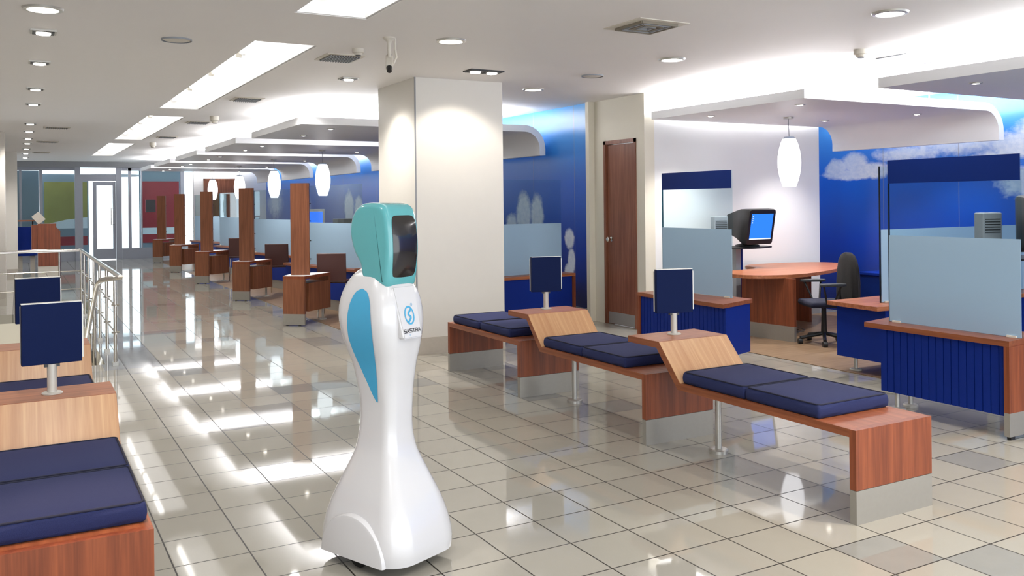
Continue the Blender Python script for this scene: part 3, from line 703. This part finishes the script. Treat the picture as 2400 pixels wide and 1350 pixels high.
# monitor stand
t = thing('monitor_stand', 'thin black oval monitor shelf on a blue-grey column', 'stand', (7.13, 7.45, 0))
MB().prism([(a, b) for a, b in smoothloop([(-.35, -.1), (-.1, -.22), (.2, -.18), (.42, -.08), (.36, .16), (.0, .25), (-.3, .2)], 2)], .905, .92, 'z').obj('shelf', M['black'], t)
MB().box(-.12, -.05, -.03, .03, .0, .905).obj('column', M['grey'], t)
MB().box(-.05, -.01, -.02, .02, .0, .905).obj('cable_duct', M['bluepanel'], t)
MB().box(-.2, .1, -.12, .12, 0, .02).obj('base_plate', M['grey'], t)
def crt(loc, rz, label, tilt=.18, sc=1.25):
    t = thing('computer_monitor', label, 'monitor', loc, rz); t.scale = (sc,)*3
    MB().lathe([(0, 0), (.11, 0), (.105, .015), (.05, .03), (.06, .05), (0, .05)], (0, 0, 0), 28).obj('swivel_base', M['black'], t, True)
    R = Matrix.Translation((0, 0, .05)) @ Matrix.Rotation(tilt, 4, 'X')
    rings = []
    for (y, w, z0, z1) in ((-.14, .165, .0, .31), (-.125, .17, -.005, .315), (-.07, .165, -.0, .31), (.02, .13, .02, .29), (.12, .10, .03, .25), (.2, .09, .035, .21), (.21, .08, .05, .19)):
        ring = []
        for (sx, sz) in ((-1, 0), (-1, 1), (1, 1), (1, 0)):
            for q in (0, 1, 2):
                c = .02; a = q/2*PI/2
                ox, oz = {(-1, 0): (-w+c-c*math.sin(a), z0+c-c*math.cos(a)), (-1, 1): (-w+c-c*math.cos(a), z1-c+c*math.sin(a)), (1, 1): (w-c+c*math.sin(a), z1-c+c*math.cos(a)), (1, 0): (w-c+c*math.cos(a), z0+c-c*math.sin(a))}[(sx, sz)]
                ring.append(R @ Vector((ox, y, oz)))
        rings.append(ring)
    MB().loft(rings).obj('housing', M['black'], t, 35)
    MB().box(-.135, .135, -.1425, -.1405, .045, .275, 0, R).obj('screen', M['screen'], t)
    MB().box(-.135, .135, -.1435, -.1428, .045, .055, 0, R).obj('taskbar', M['screenlt'], t)
    m = MB()
    for k in range(4): m.box(-.125, -.115, -.1435, -.1428, .255-.018*k-.008, .255-.018*k, 0, R)
    m.obj('desktop_icons', M['screenlt'], t)
    return t
crt((7.20, 7.44, .9205), .05, 'black computer monitor with blue screen on the oval shelf')
def slotbox(loc, rz, label):
    t = thing('ventilated_case', label, 'computer', loc, rz)
    MB().box(-.085, .085, -.05, .05, 0, .345, .012).obj('case', M['grey'], t, True)
    m = MB()
    for k in range(6): m.box(-.068, .068, -.053, -.0505, .19+k*.02, .198+k*.02)
    m.obj('vent_slots', M['dkgrey'], t)
slotbox((6.86, 7.52, .9205), -.3, 'grey ventilated case beside the monitor, seen through the glass')
t = thing('monitor_stand', 'monitor shelf hidden behind the frosted screen at the right edge', 'stand', (6.55, 4.15, 0))
MB().prism(smoothloop([(-.35, -.2), (.3, -.3), (.55, 0), (.2, .25), (-.3, .25)], 2), .97, .985, 'z').obj('shelf', M['black'], t)
MB().box(-.03, .03, -.03, .03, 0, .97).box(-.15, .15, -.15, .15, 0, .02).obj('column', M['grey'], t)
crt((6.62, 3.72, .9855), PI*.70, 'dark rounded back of a monitor at the right edge, behind glass', .1, 1.35)
slotbox((6.52, 4.16, .9855), -.3, 'grey slotted case beside the monitor back at the right edge')

# office chair with jacket
t = thing('office_chair', 'black swivel office chair with armrests at the brown desk', 'office chair', (7.02, 6.20, 0), math.radians(62))
for k in range(5):
    a = 2*PI*k/5+.3
    l = MB().tube([(0, 0, .11), (.24*math.cos(a), .24*math.sin(a), .065)], .018, 8).obj('base_leg', M['black'], t, True)
    MB().lathe([(0, -.02), (.028, -.02), (.03, 0), (.028, .02), (0, .02)], (.24*math.cos(a), .24*math.sin(a), .032), 16, 'y').obj('caster', M['black'], l, True)
MB().lathe([(.03, .1), (.022, .38)], (0, 0, 0), 16).obj('gas_column', M['black'], t, True)
MB().box(-.2, .2, -.19, .2, .38, .44, .03).obj('seat', M['piping'], t, True)
MB().box(-.02, .02, -.24, -.15, .3, .60).obj('back_stem', M['black'], t)
MB().prism(smoothloop([(-.19, .48), (-.17, .84), (0, .88), (.17, .84), (.19, .48), (0, .46)], 2), -.27, -.21, 'y', .012).obj('backrest', M['black'], t, True)
for sx in (-1, 1):
    a = MB().prism(smoothloop([(sx*.27-.035, -.12), (sx*.27+.035, -.12), (sx*.27+.04, .14), (sx*.27-.04, .14)], 2), .60, .625, 'z', .006).obj('armrest', M['dkgrey'], t, True)
    for q in (-.07, .10): MB().tube([(sx*.18, q*.3, .39), (sx*.27, q, .605)], .01, 8).obj('arm_support', M['black'], a, True)
# jacket
m = MB(); rings = []
for (z, w, d) in ((.42, .20, .075), (.5, .21, .085), (.62, .205, .085), (.74, .20, .075), (.83, .175, .065), (.885, .12, .052), (.91, .05, .03)):
    ring = []
    for k in range(40):
        a = 2*PI*k/40; f = 1+.05*math.sin(9*a+z*6)*(1 if z < .8 else .3)
        ring.append((w*f*math.cos(a), -.245+d*f*math.sin(a), z))
    rings.append(ring)
tt = tag(m.loft(rings).obj('draped_jacket', simple('charcoal_jacket_cloth', (30, 28, 28), .95, var=.25, scale=200, bump=.4), None, True, (7.02, 6.20, 0), (0, 0, math.radians(62))), 'black jacket draped over the back of the office chair', 'jacket')
t = thing('storage_cabinet', 'low blue cabinet against the sky mural behind the office chair', 'cabinet', (8.95, 6.6, 0))
MB().box(-.3, .3, -.5, .5, 0, .56).obj('body', M['bluepanel'], t)
MB().box(-.32, .3, -.52, .52, .56, .585).obj('top', M['bluepanel'], t)
MB().box(-.31, -.3005, -.48, -.005, .03, .54).obj('door', M['header'], t); MB().box(-.31, -.3005, .005, .48, .03, .54).obj('door', M['header'], t)
m = MB()
for k in range(5):
    a = random.random()*6; m.tube([(7.15+.12*math.cos(a+q*.7)+k*.05, 6.85+.1*math.sin(a+q*.9), .012+.006*k) for q in range(9)], .004, 6)
o = tag(m.obj('floor_cables', M['dkgrey'], None, True), 'tangle of grey cables on the floor under the brown desk', 'cables')

# ------------------------------------------------------------------ brochure kiosks
def kiosk(x, y, label):
    t = thing('brochure_kiosk', label, 'kiosk', (x, y, 0), 0, 'tall wooden brochure kiosks')
    A = (0, 0); B = (.209, -.18); Cc = (.66, .24); D = (.27, .45)
    def off(p, q, d):  # strip along p->q thickness d to the left
        v = Vector((q[0]-p[0], q[1]-p[1])).normalized(); n = Vector((-v.y, v.x))*d
        return [p, q, (q[0]+n.x, q[1]+n.y), (p[0]+n.x, p[1]+n.y)]
    MB().prism([A, B, Cc, D], .558, .592, 'z').obj('top_slab', M['woodz'], t)
    MB().prism([(A[0]+.01, A[1]+.01), (B[0]-.002, B[1]+.012), (Cc[0]-.012, Cc[1]+.004), (D[0], D[1]-.012)], .5921, .5945, 'z').obj('white_inlay', M['paper'], t)
    MB().prism(off(A, B, .034), .142, .558, 'z').obj('front_panel', M['kiosk'], t)
    pl = MB().prism(off(A, B, .034), .012, .142, 'z').obj('plinth', M['aluplate'], t)
    MB().box(.03, .06, -.035, -.01, 0, .012).obj('foot_pad', M['black'], pl)
    MB().box(.15, .18, -.13, -.105, 0, .012).obj('foot_pad', M['black'], pl)
    P1 = (B[0]+.09, B[1]+.12); P2 = (Cc[0]-.01, Cc[1]-.005)
    MB().prism(off(P1, P2, .3), .158, .50, 'z').obj('drawer_box', M['kiosk'], t)
    MB().prism(off((Cc[0]-.03, Cc[1]-.02), Cc, .3), .158, .558, 'z').obj('side_panel', M['kiosk'], t)
    l = MB().lathe([(.016, .012), (.016, .158)], (.57, .28, 0), 16).obj('leg', M['greypost'], t, True)
    MB().lathe([(0, 0), (.05, 0), (.05, .014), (.044, .02), (0, .02)], (.57, .28, 0), 22).obj('foot_disc', M['greypost'], l, True)
    vx = Vector((.873, -.488))
    c0 = Vector((.12, .08)); c1 = c0+vx*.225
    MB().prism(off(tuple(c0), tuple(c1), .035), .5946, 1.705, 'z').obj('tall_post', M['kiosk'], t)
    for z in (.78, 1.0, 1.24, 1.45):
        MB().prism(off(tuple(c0-vx*.012+Vector((.02, .035))), tuple(c1+vx*.012+Vector((.02, .035))), .008), z, z+.012, 'z').obj('brochure_clip', M['black'], t)
    for (za, zb, mm) in ((.64, .86, 'paper'), (1.28, 1.55, 'olive')):
        MB().prism(off(tuple(c0-vx*.016+Vector((.03, .05))), tuple(c0+vx*.19+Vector((.03, .05))), .01), za, zb, 'z').obj('brochure_pocket', M[mm], t)
    return t
kl = ['nearest, left of the robot', 'second from the viewer', 'third from the viewer', 'fourth from the viewer', 'farthest, before the red poster']
k0 = kiosk(2.757, 10.563, 'tall wooden post kiosk on low brown desk, '+kl[0])
for (x, y), l in zip([(2.835, 13.78), (2.862, 17.2), (2.875, 20.45), (3.0, 24.2)], kl[1:]): copy_tree(k0, 'tall wooden post kiosk on low brown desk, '+l, (x, y, 0))

# ------------------------------------------------------------------ far counters, visitor chairs, monitors
def far_counter(x, y, label, glabel):
    a = math.radians(11)
    t = thing('counter_desk', label, 'counter', (x, y, 0), a, 'far row of blue counters')
    MB().box(0, .5, 0, 2.1, HT-.034, HT).obj('desktop', M['woody'], t)
    MB().box(.03, .05, .02, 2.08, .15, HT-.034).obj('blue_front', M['bluepanel'], t)
    MB().box(.03, .48, .02, .04, .15, HT-.034).obj('blue_end', M['bluepanel'], t)
    MB().box(.05, .07, .03, 2.07, .0, .15).obj('plinth', M['aluplate'], t)
    g = glass_screen(x+.1, y+.02, 2.0, a, glabel, header=False)
    return t
fy = [11.0, 14.35, 17.7, 21.0]
fx = [3.82, 4.04, 4.08, 4.12]
fl = ['behind the nearest kiosk and chairs', 'behind the second kiosk', 'behind the third kiosk', 'farthest of the far row']
for x, y, l in zip(fx, fy, fl): far_counter(x, y, 'blue counter with brown top '+l, 'pale frosted glass screen '+l)
def visitor_chair(x, y, rz, label):
    t = thing('visitor_chair', label, 'chair', (x, y, 0), rz, 'brown visitor chairs')
    MB().box(-.18, .18, -.17, .18, .44, .465, .01).obj('seat', M['chair'], t, True)
    pr = [(-.19, .47), (-.21, .815), (-.195, .82), (-.168, .466)]
    MB().prism(pr, -.185, .185, 'x', .004).obj('backrest', M['chair'], t, True)
    for sx in (-1, 1):
        for (y0, y1) in ((-.12, -.22), (.12, .2)):
            MB().tube([(sx*.165, y0, .44), (sx*.175, y1, 0)], .009, 8).obj('leg', M['chrome'], t, True)
    return t
def tablet_chair(x, y, rz, label):
    t = visitor_chair(x, y, rz, label)
    MB().tube([(.19, -.1, .46), (.2, -.1, .62)], .01, 8).obj('arm_post', M['chrome'], t, True)
    MB().box(.15, .24, -.16, .1, .62, .64, .005).obj('writing_arm', M['kiosk'], t, True)
    return t
visitor_chair(3.57, 11.12, math.radians(-28), 'dark brown visitor chair beside the robot, nearest of the far row')
tablet_chair(3.72, 10.42, math.radians(75), 'reddish brown chair with armrest partly hidden by the robot')
visitor_chair(3.70, 14.38, math.radians(-26), 'dark brown visitor chair right of the second kiosk')
tablet_chair(3.84, 13.75, math.radians(70), 'chair with armrest just left of the nearest kiosk post')
visitor_chair(3.74, 17.45, math.radians(-20), 'small dark brown chair left of the second kiosk post')
def flat_monitor(x, y, z, rz, label):
    t = thing('computer_monitor', label, 'monitor', (x, y, 0), rz)
    MB().box(-.19, .19, -.02, .03, z, z+.28, .008).obj('housing', M['offwhite'], t, True)
    MB().box(-.155, .155, -.0225, -.0205, z+.03, z+.235).obj('screen', M['screen'], t)
    MB().box(-.03, .03, -.0, .03, z-.12, z).obj('stand_neck', M['dkgrey'], t)
    MB().box(-.12, .12, -.08, .1, z-.14, z-.12).obj('stand_base', M['dkgrey'], t)
    MB().box(-.025, .025, -.02, .05, 0.0, z-.14).obj('floor_column', M['grey'], t)
    return t
flat_monitor(4.72, 12.9, 1.1, math.radians(-20), 'cream framed monitor with blue screen above frosted glass, left of robot')
flat_monitor(4.75, 15.95, 1.08, math.radians(-20), 'far monitor with pale blue screen left of the nearest kiosk post')
tag(MB().box(4.3, 4.6, 13.2, 13.45, 1.05, 1.22, .01).box(4.43, 4.47, 13.3, 13.34, 0, 1.05).obj('printer_stack', M['dkgrey']), 'dark grey printer behind the frosted glass beside the blue monitor', 'printer')

# ------------------------------------------------------------------ lobby writing desk at far left
t = thing('lobby_desk', 'reddish brown wooden lectern block at the far left, before the glass front', 'lectern', (.62, 21.95, 0))
MB().prism([(-.24, .152), (-.24, 1.08), (.12, 1.08), (.12, 1.0), (.2, .92), (.2, .152)], -.05, .35, 'y').obj('wood_block', M['woodz'], t)
MB().box(-.24, .2, -.05, .35, 0, .15).obj('plinth', M['offwhite'], t)
MB().box(-.36, -.242, -.02, .3, .52, 1.06).obj('side_box', M['woodz'], t)
t = thing('round_counter', 'thin brown shelf over a navy drum counter at far left', 'counter', (.15, 22.3+1.2, 0))
MB().box(-.35, .3, -.2, .3, 1.12, 1.15).obj('shelf', M['woodx'], t)
MB().lathe([(0, .32), (.26, .32), (.26, .99), (0, .99)], (.02, .1, 0), 32).obj('navy_drum', M['bluepanel'], t, True)
MB().box(.14, .17, 0, .04, .99, 1.12).box(-.2, -.17, 0, .04, .99, 1.12).obj('shelf_post', M['black'], t)
MB().box(.1, .2, .0, .1, 0, .32).obj('leg', M['skirt'], t); MB().box(-.16, -.06, .0, .1, 0, .32).obj('leg', M['skirt'], t)
tag(MB().box(-.09, .09, -.012, .012, -.02, .2, 0, Matrix.Rotation(-.7, 4, 'Y')).obj('document_holder', M['offwhite'], None, False, (.46, 22.1, 1.14)), 'tilted grey document holder on the far left lectern', 'holder')

# ------------------------------------------------------------------ robot
RB = thing('service_robot', 'white hourglass shaped robot with teal head and black visor', 'robot', (1.318, 3.442, 0), math.radians(-67.5))
def rring(z, D, Wd, r, off, n=7):
    out = []
    r = min(r, D/2-.002, Wd/2-.002)
    for (sx, sy, a0) in ((1, 1, 0), (-1, 1, 90), (-1, -1, 180), (1, -1, 270)):
        for k in range(n):
            a = math.radians(a0+90*k/(n-1)); out.append((off+sx*(D/2-r)+r*math.cos(a), sy*(Wd/2-r)+r*math.sin(a), z))
    return out
SEC0 = [(.045, .462, .362, .11, .0), (.09, .468, .366, .11, 0), (.166, .44, .348, .10, 0), (.255, .375, .297, .075, 0), (.347, .293, .232, .055, 0), (.438, .228, .182, .05, 0), (.5, .203, .161, .047, 0), (.56, .193, .153, .046, .002), (.641, .194, .155, .046, .004), (.70, .207, .166, .05, 0.0), (.744, .222, .176, .055, -.002), (.80, .243, .192, .06, -.006), (.87, .278, .218, .066, -.014), (.93, .298, .238, .07, -.02), (.985, .305, .245, .07, -.024), (1.04, .298, .238, .07, -.026), (1.095, .272, .216, .07, -.026), (1.135, .236, .188, .07, -.028), (1.165, .19, .15, .065, -.03), (1.183, .135, .105, .05, -.03), (1.19, .07, .05, .024, -.03)]
SEC = [(a, b*(1.045 if a < .4 else 1.02), c*(1.07 if a < .4 or .85 < a < 1.12 else 1.04), d, e) for a, b, c, d, e in SEC0]
def interp(z):
    for a, b in zip(SEC, SEC[1:]):
        if a[0] <= z <= b[0]:
            f = (z-a[0])/(b[0]-a[0]); return [a[i]*(1-f)+b[i]*f for i in range(5)]
    return SEC[-1] if z > 1 else SEC[0]
def crm(z):  # smooth interpolation
    zs = [s[0] for s in SEC]; i = max(0, min(len(SEC)-2, next((k for k in range(len(SEC)-1) if z <= zs[k+1]), len(SEC)-2)))
    p = [SEC[max(0, min(len(SEC)-1, j))] for j in (i-1, i, i+1, i+2)]; f = (z-zs[i])/(zs[i+1]-zs[i]); out = [z]
    for q in range(1, 5):
        h = zs[i+1]-zs[i]
        m0 = (p[2][q]-p[0][q])/max(1e-6, p[2][0]-p[0][0])*h; m1 = (p[3][q]-p[1][q])/max(1e-6, p[3][0]-p[1][0])*h
        out.append((2*f**3-3*f*f+1)*p[1][q]+(f**3-2*f*f+f)*m0+(-2*f**3+3*f*f)*p[2][q]+(f**3-f*f)*m1)
    return out
zz = [.045+(.015*k) for k in range(74)]; zz = [z for z in zz if z < 1.14]+[1.145, 1.155, 1.165, 1.173, 1.18, 1.186, 1.19]
rings = []
for z in zz:
    q = crm(z) if z < 1.18 else interp(z); rings.append(rring(z, q[1], q[2], q[3], q[4]))
body = MB().loft(rings).obj('body_shell', M['robotwhite'], RB, True)
# wheel covers (both sides)
for sy in (-1, 1):
    m = MB(); R1 = []
    n = 28
    def arc(ru, rz, y):
        return [(-ru*math.cos(PI*k/n), y, .045+rz*math.sin(PI*k/n)) for k in range(n+1)]
    m.loft([arc(.182, .172, sy*.13), arc(.182, .172, sy*.190), arc(.178, .168, sy*.198), arc(.170, .160, sy*.201)])
    m.obj('wheel_cover', M['robotwhite'], RB, 30)
for (x, y) in ((.0, -.145), (0, .145)):
    MB().lathe([(0, -.02), (.045, -.02), (.05, -.012), (.05, .012), (.045, .02), (0, .02)], (x, y, .05), 28, 'y').obj('wheel', M['rubber'], RB, True)
MB().lathe([(0, -.012), (.022, -.012), (.024, 0), (.022, .012), (0, .012)], (-.17, 0, .024), 20, 'y').obj('caster_wheel', M['rubber'], RB, True)
# blue side inlays
TD = [(1.105, -.012, -.004), (1.098, -.034, .018), (1.08, -.051, .036), (1.05, -.066, .050), (1.0, -.078, .058), (.95, -.083, .061), (.90, -.082, .060), (.85, -.069, .057), (.81, -.055, .052), (.76, -.031, .049), (.71, -.004, .046), (.67, .018, .043), (.648, .035, .042)]
for sy in (-1, 1):
    m = MB(); rows = []
    zs = [1.105-(1.105-.648)*k/46 for k in range(47)]
    for z in zs:
        for a, b in zip(TD, TD[1:]):
            if b[0] <= z <= a[0]+1e-9:
                f = (a[0]-z)/(a[0]-b[0]); u0 = a[1]*(1-f)+b[1]*f; u1 = a[2]*(1-f)+b[2]*f; break
        q = crm(z); D, Wd, r, off = q[1:]; row = []
        for k in range(9):
            u = u0+(u1-u0)*k/8; d = abs(u-off)-(D/2-r); y = Wd/2
            if d > 0: y = Wd/2-r+math.sqrt(max(0, r*r-min(d, r)**2))
            row.append(m.b.verts.new((u, sy*(y+.0025), z)))
        rows.append(row)
    for A, B in zip(rows, rows[1:]):
        for k in range(8): m.b.faces.new([A[k], A[k+1], B[k+1], B[k]])
    o = m.obj('side_inlay', M['inlay'], RB, True)
# head
HP = [(-.045, 1.14), (-.062, 1.20), (-.093, 1.242), (-.113, 1.29), (-.12, 1.335), (-.113, 1.38), (-.092, 1.418), (-.06, 1.441), (-.02, 1.45), (.05, 1.448), (.085, 1.436), (.103, 1.41), (.114, 1.37), (.121, 1.31), (.122, 1.25), (.114, 1.18), (.100, 1.118), (.07, 1.11), (0, 1.12)]
def spline(P, k=4):
    out = []; n = len(P)
    for i in range(n):
        p0, p1, p2, p3 = (Vector(P[(i+j) % n]) for j in (-1, 0, 1, 2))
        for q in range(k):
            t = q/k; out.append(.5*((2*p1)+(-p0+p2)*t+(2*p0-5*p1+4*p2-p3)*t*t+(-p0+3*p1-3*p2+p3)*t*t*t))
    return out
HS = spline(HP); nH = len(HS); rings = []
HN = []
for i in range(nH):
    d_ = Vector((0, 0))
    for j in (-3, -2, -1, 1, 2, 3): d_ += (HS[(i+j) % nH]-HS[i])*(1 if j > 0 else -1)/abs(j)
    d_.normalize(); HN.append(Vector((-d_.y, d_.x)))
cen = Vector((0, 1.28))
if HN[0].dot(cen-HS[0]) < 0: HN = [-v for v in HN]
def hring(y, ins): return [(p.x+v.x*ins, y, p.y+v.y*ins) for p, v in zip(HS, HN)]
rr = .027; st_ = [(-.088+rr*(1-math.sin(PI/2*k/7)), rr*(1-math.cos(PI/2*k/7))) for k in range(8)][::-1]
st_ = [(-.088+rr*(1-math.cos(PI/2*k/7)), rr*(1-math.sin(PI/2*k/7))) for k in range(8)]
for y, ins in st_: rings.append(hring(y, ins))
for y, ins in reversed(st_): rings.append(hring(-y, ins))
m = MB(); m.loft(rings)
m.obj('head_shell', M['teal'], RB, 50)
def hx(z):
    F = [(1.436, .085), (1.41, .103), (1.37, .114), (1.31, .121), (1.25, .122), (1.18, .114), (1.118, .100)]
    for a, b in zip(F, F[1:]):
        if b[0] <= z <= a[0]: f = (a[0]-z)/(a[0]-b[0]); return a[1]*(1-f)+b[1]*f
    return .1
m = MB(); cz, hz, hw = 1.271, .128, .068; grid = []
n = 18
for i in range(n+1):
    row = []
    for j in range(n+1):
        a, b = 2*i/n-1, 2*j/n-1
        k = 7; mxv = max(abs(a), abs(b)); nr = (abs(a)**k+abs(b)**k)**(1/k) if mxv else 1; s_ = mxv/nr if nr else 1
        y, z = b*s_*hw*(1-.06*max(0, -a)), cz+a*s_*hz
        row.append(m.b.verts.new((hx(z)+.0015+.007*(1-a*a*s_*s_)*(1-b*b*s_*s_), y, z)))
    grid.append(row)
for i in range(n):
    for j in range(n): m.b.faces.new([grid[i][j], grid[i][j+1], grid[i+1][j+1], grid[i+1][j]])
m.obj('visor_screen', M['visor'], RB, True)
# chest plate, tilted: protrudes at its lower end
PF = lambda z: crm(z)[4]+crm(z)[1]/2
ztop, zbot = 1.115, .906
def plate_x(z): f = (ztop-z)/(ztop-zbot); return PF(ztop)+.006+(PF(zbot)+.034-PF(ztop)-.006)*f
m = MB()
m.loft([[(PF(zbot)-.03, -.052, zbot), (PF(zbot)-.03, .052, zbot), (plate_x(zbot), .052, zbot), (plate_x(zbot), -.052, zbot)], [(PF(ztop)-.05, -.064, ztop), (PF(ztop)-.05, .064, ztop), (plate_x(ztop), .064, ztop), (plate_x(ztop), -.064, ztop)]])
bmesh.ops.bevel(m.b, geom=m.b.edges[:], offset=.006, segments=3, affect='EDGES', clamp_overlap=True)
pl = m.obj('chest_plate', M['robotwhite'], RB, True)
ang = math.atan2(plate_x(zbot)-plate_x(ztop), ztop-zbot)
lc = bpy.data.objects.new('logo_anchor', None)
def on_plate(y, z, e=.0012):  # local plate point -> robot coordinates
    return (plate_x(z)+e, y, z)
m = MB(); n = 48; cz = .997; oy, oz = .027, .037
ring_o = []; ring_i = []
for k in range(n):
    a = 2*PI*k/n
    ring_o.append(m.b.verts.new(on_plate(oy*math.cos(a), cz+oz*math.sin(a)))); ring_i.append(m.b.verts.new(on_plate((oy-.0065)*math.cos(a), cz+(oz-.0068)*math.sin(a))))
for k in range(n): m.b.faces.new([ring_o[k], ring_o[(k+1) % n], ring_i[(k+1) % n], ring_i[k]])
# the S stroke with slanting ends inside the ring
sp = [(.016, .028), (.010, .020), (-.003, .010), (-.006, .003), (.0, -.001), (.006, -.005), (.005, -.012), (-.006, -.022), (-.014, -.029)]
for i in range(len(sp)-1):
    (a, b), (c, d) = sp[i], sp[i+1]; v = Vector((c-a, d-b)).normalized(); nn = Vector((-v.y, v.x))*.0042
    q = [(a+nn.x-v.x*.001, b+nn.y-v.y*.001), (c+nn.x+v.x*.001, d+nn.y+v.y*.001), (c-nn.x+v.x*.001, d-nn.y+v.y*.001), (a-nn.x-v.x*.001, b-nn.y-v.y*.001)]
    m.b.faces.new([m.b.verts.new(on_plate(y, cz+z, .0013+.0001*i)) for y, z in q])
for k in range(16):
    a, b = 2*PI*k/16, 2*PI*(k+1)/16
    m.b.faces.new([m.b.verts.new(on_plate(.021+r*math.cos(t_), cz+.041+r*math.sin(t_), .0012)) for r, t_ in ((.0055, a), (.0055, b), (.004, b), (.004, a))])
m.obj('logo_mark', M['inlay'], RB)
# SASTRA lettering as stroked letters
LET = {'S': [[(1, 1), (.0, 1), (0, .5), (1, .5), (1, 0), (0, 0)]], 'A': [[(0, 0), (.42, 1), (.58, 1), (1, 0)], [(.3, .3), (.7, .3)]], 'T': [[(0, 1), (1, 1)], [(.5, 1), (.5, 0)]], 'R': [[(0, 0), (0, 1), (1, 1), (1, .5), (0, .5)], [(.5, .5), (1, 0)]]}
m = MB(); lh = .0125; lw = .0115; gap = .0042; tot = 6*lw+5*gap
for i, ch in enumerate('SASTRA'):
    y0 = -tot/2+i*(lw+gap)
    for st in LET[ch]:
        for (a, b), (c, d) in zip(st, st[1:]):
            p0 = Vector((y0+a*lw, .931+b*lh)); p1 = Vector((y0+c*lw, .931+d*lh)); v = (p1-p0).normalized(); nn = Vector((-v.y, v.x))*.0014; e = v*.0012
            m.b.faces.new([m.b.verts.new(on_plate(p.x, p.y, .0014)) for p in (p0+nn-e, p1+nn+e, p1-nn+e, p0-nn-e)])
m.obj('lettering', M['ink'], RB)
MB().box(plate_x(.92), plate_x(.92)+.001, -.0172, -.0162, .914, .925).obj('status_mark', M['inlay'], RB)

# ------------------------------------------------------------------ lights
def spot(loc, target, e, size, blend=.5, colr=(1, .86, .68), rad=.04, name='warm_spot'):
    L = bpy.data.lights.new(name, 'SPOT'); L.energy = e; L.spot_size = size; L.spot_blend = blend; L.color = colr; L.shadow_soft_size = rad
    o = bpy.data.objects.new(name, L); COL.objects.link(o); o.location = loc
    o.rotation_euler = (Vector(target)-Vector(loc)).to_track_quat('-Z', 'Y').to_euler(); return o
spot((3.68, 7.1, 2.60), (3.72, 7.85, 1.3), 20, 1.6, .45, (1, .92, .82))
spot((2.78, 8.1, 2.60), (3.35, 8.25, 1.3), 12, 1.5, .5, (1, .94, .86))
spot((3.9, 1.9, 2.60), (3.9, 2.15, 0), 80, 1.3, .6)
spot((.25, 3.0, 2.60), (.2, 3.0, .4), 80, .5, .7, (1, .66, .36))
spot((3.6, 6.7, 2.60), (3.5, 6.65, .48), 60, .55, .6, (1, .9, .85))
spot((.0, 6.7, 2.60), (.0, 6.75, .48), 150, .5, .5, (1, .93, .8))
spot((2.81, 5.93, 2.60), (2.81, 5.93, 0), 24, 2.2, .8, (1, .95, .88))
spot((4.94, 3.80, 2.60), (4.94, 3.80, 0), 30, 2.2, .8, (1, .92, .8))
spot((4.86, 5.89, 2.60), (4.86, 5.89, 0), 24, 2.2, .8, (1, .93, .82))
spot((.17, 7.2, 2.60), (.1, 7.0, 0), 20, 1.4, .6, (1, .92, .82))
for y in (1.2, 3.4, 5.0, 8.3, 11.66, 15.85, 20.6): spot((.165, y, 2.60), (.165, y, 0), 28 if 3 < y < 6 else 62, 2.5, .9, (1, .965, .92), .05, 'downlight_and_fill')  # those nearer than the modelled row are unseen fill, added to brighten the robot
for (x, y) in ((2.9, 1.2), (5.0, 1.4), (2.6, 9.6), (3.3, 11.6), (3.3, 14.9), (3.3, 18.1), (3.3, 21.3), (2.77, 8.14)): spot((x, y, 2.62 if y < 10 else 2.3), (x, y, 0), 55, 2.5, .9, (1, .965, .92), .05, 'downlight_and_fill')  # first pair are unseen fill lamps, added for camera-facing surfaces
W_ = bpy.data.worlds.new('world'); C.world = W_; W_.use_nodes = True
bg = W_.node_tree.nodes['Background']; bg.inputs[0].default_value = (.90, .95, 1, 1); bg.inputs[1].default_value = 1.9
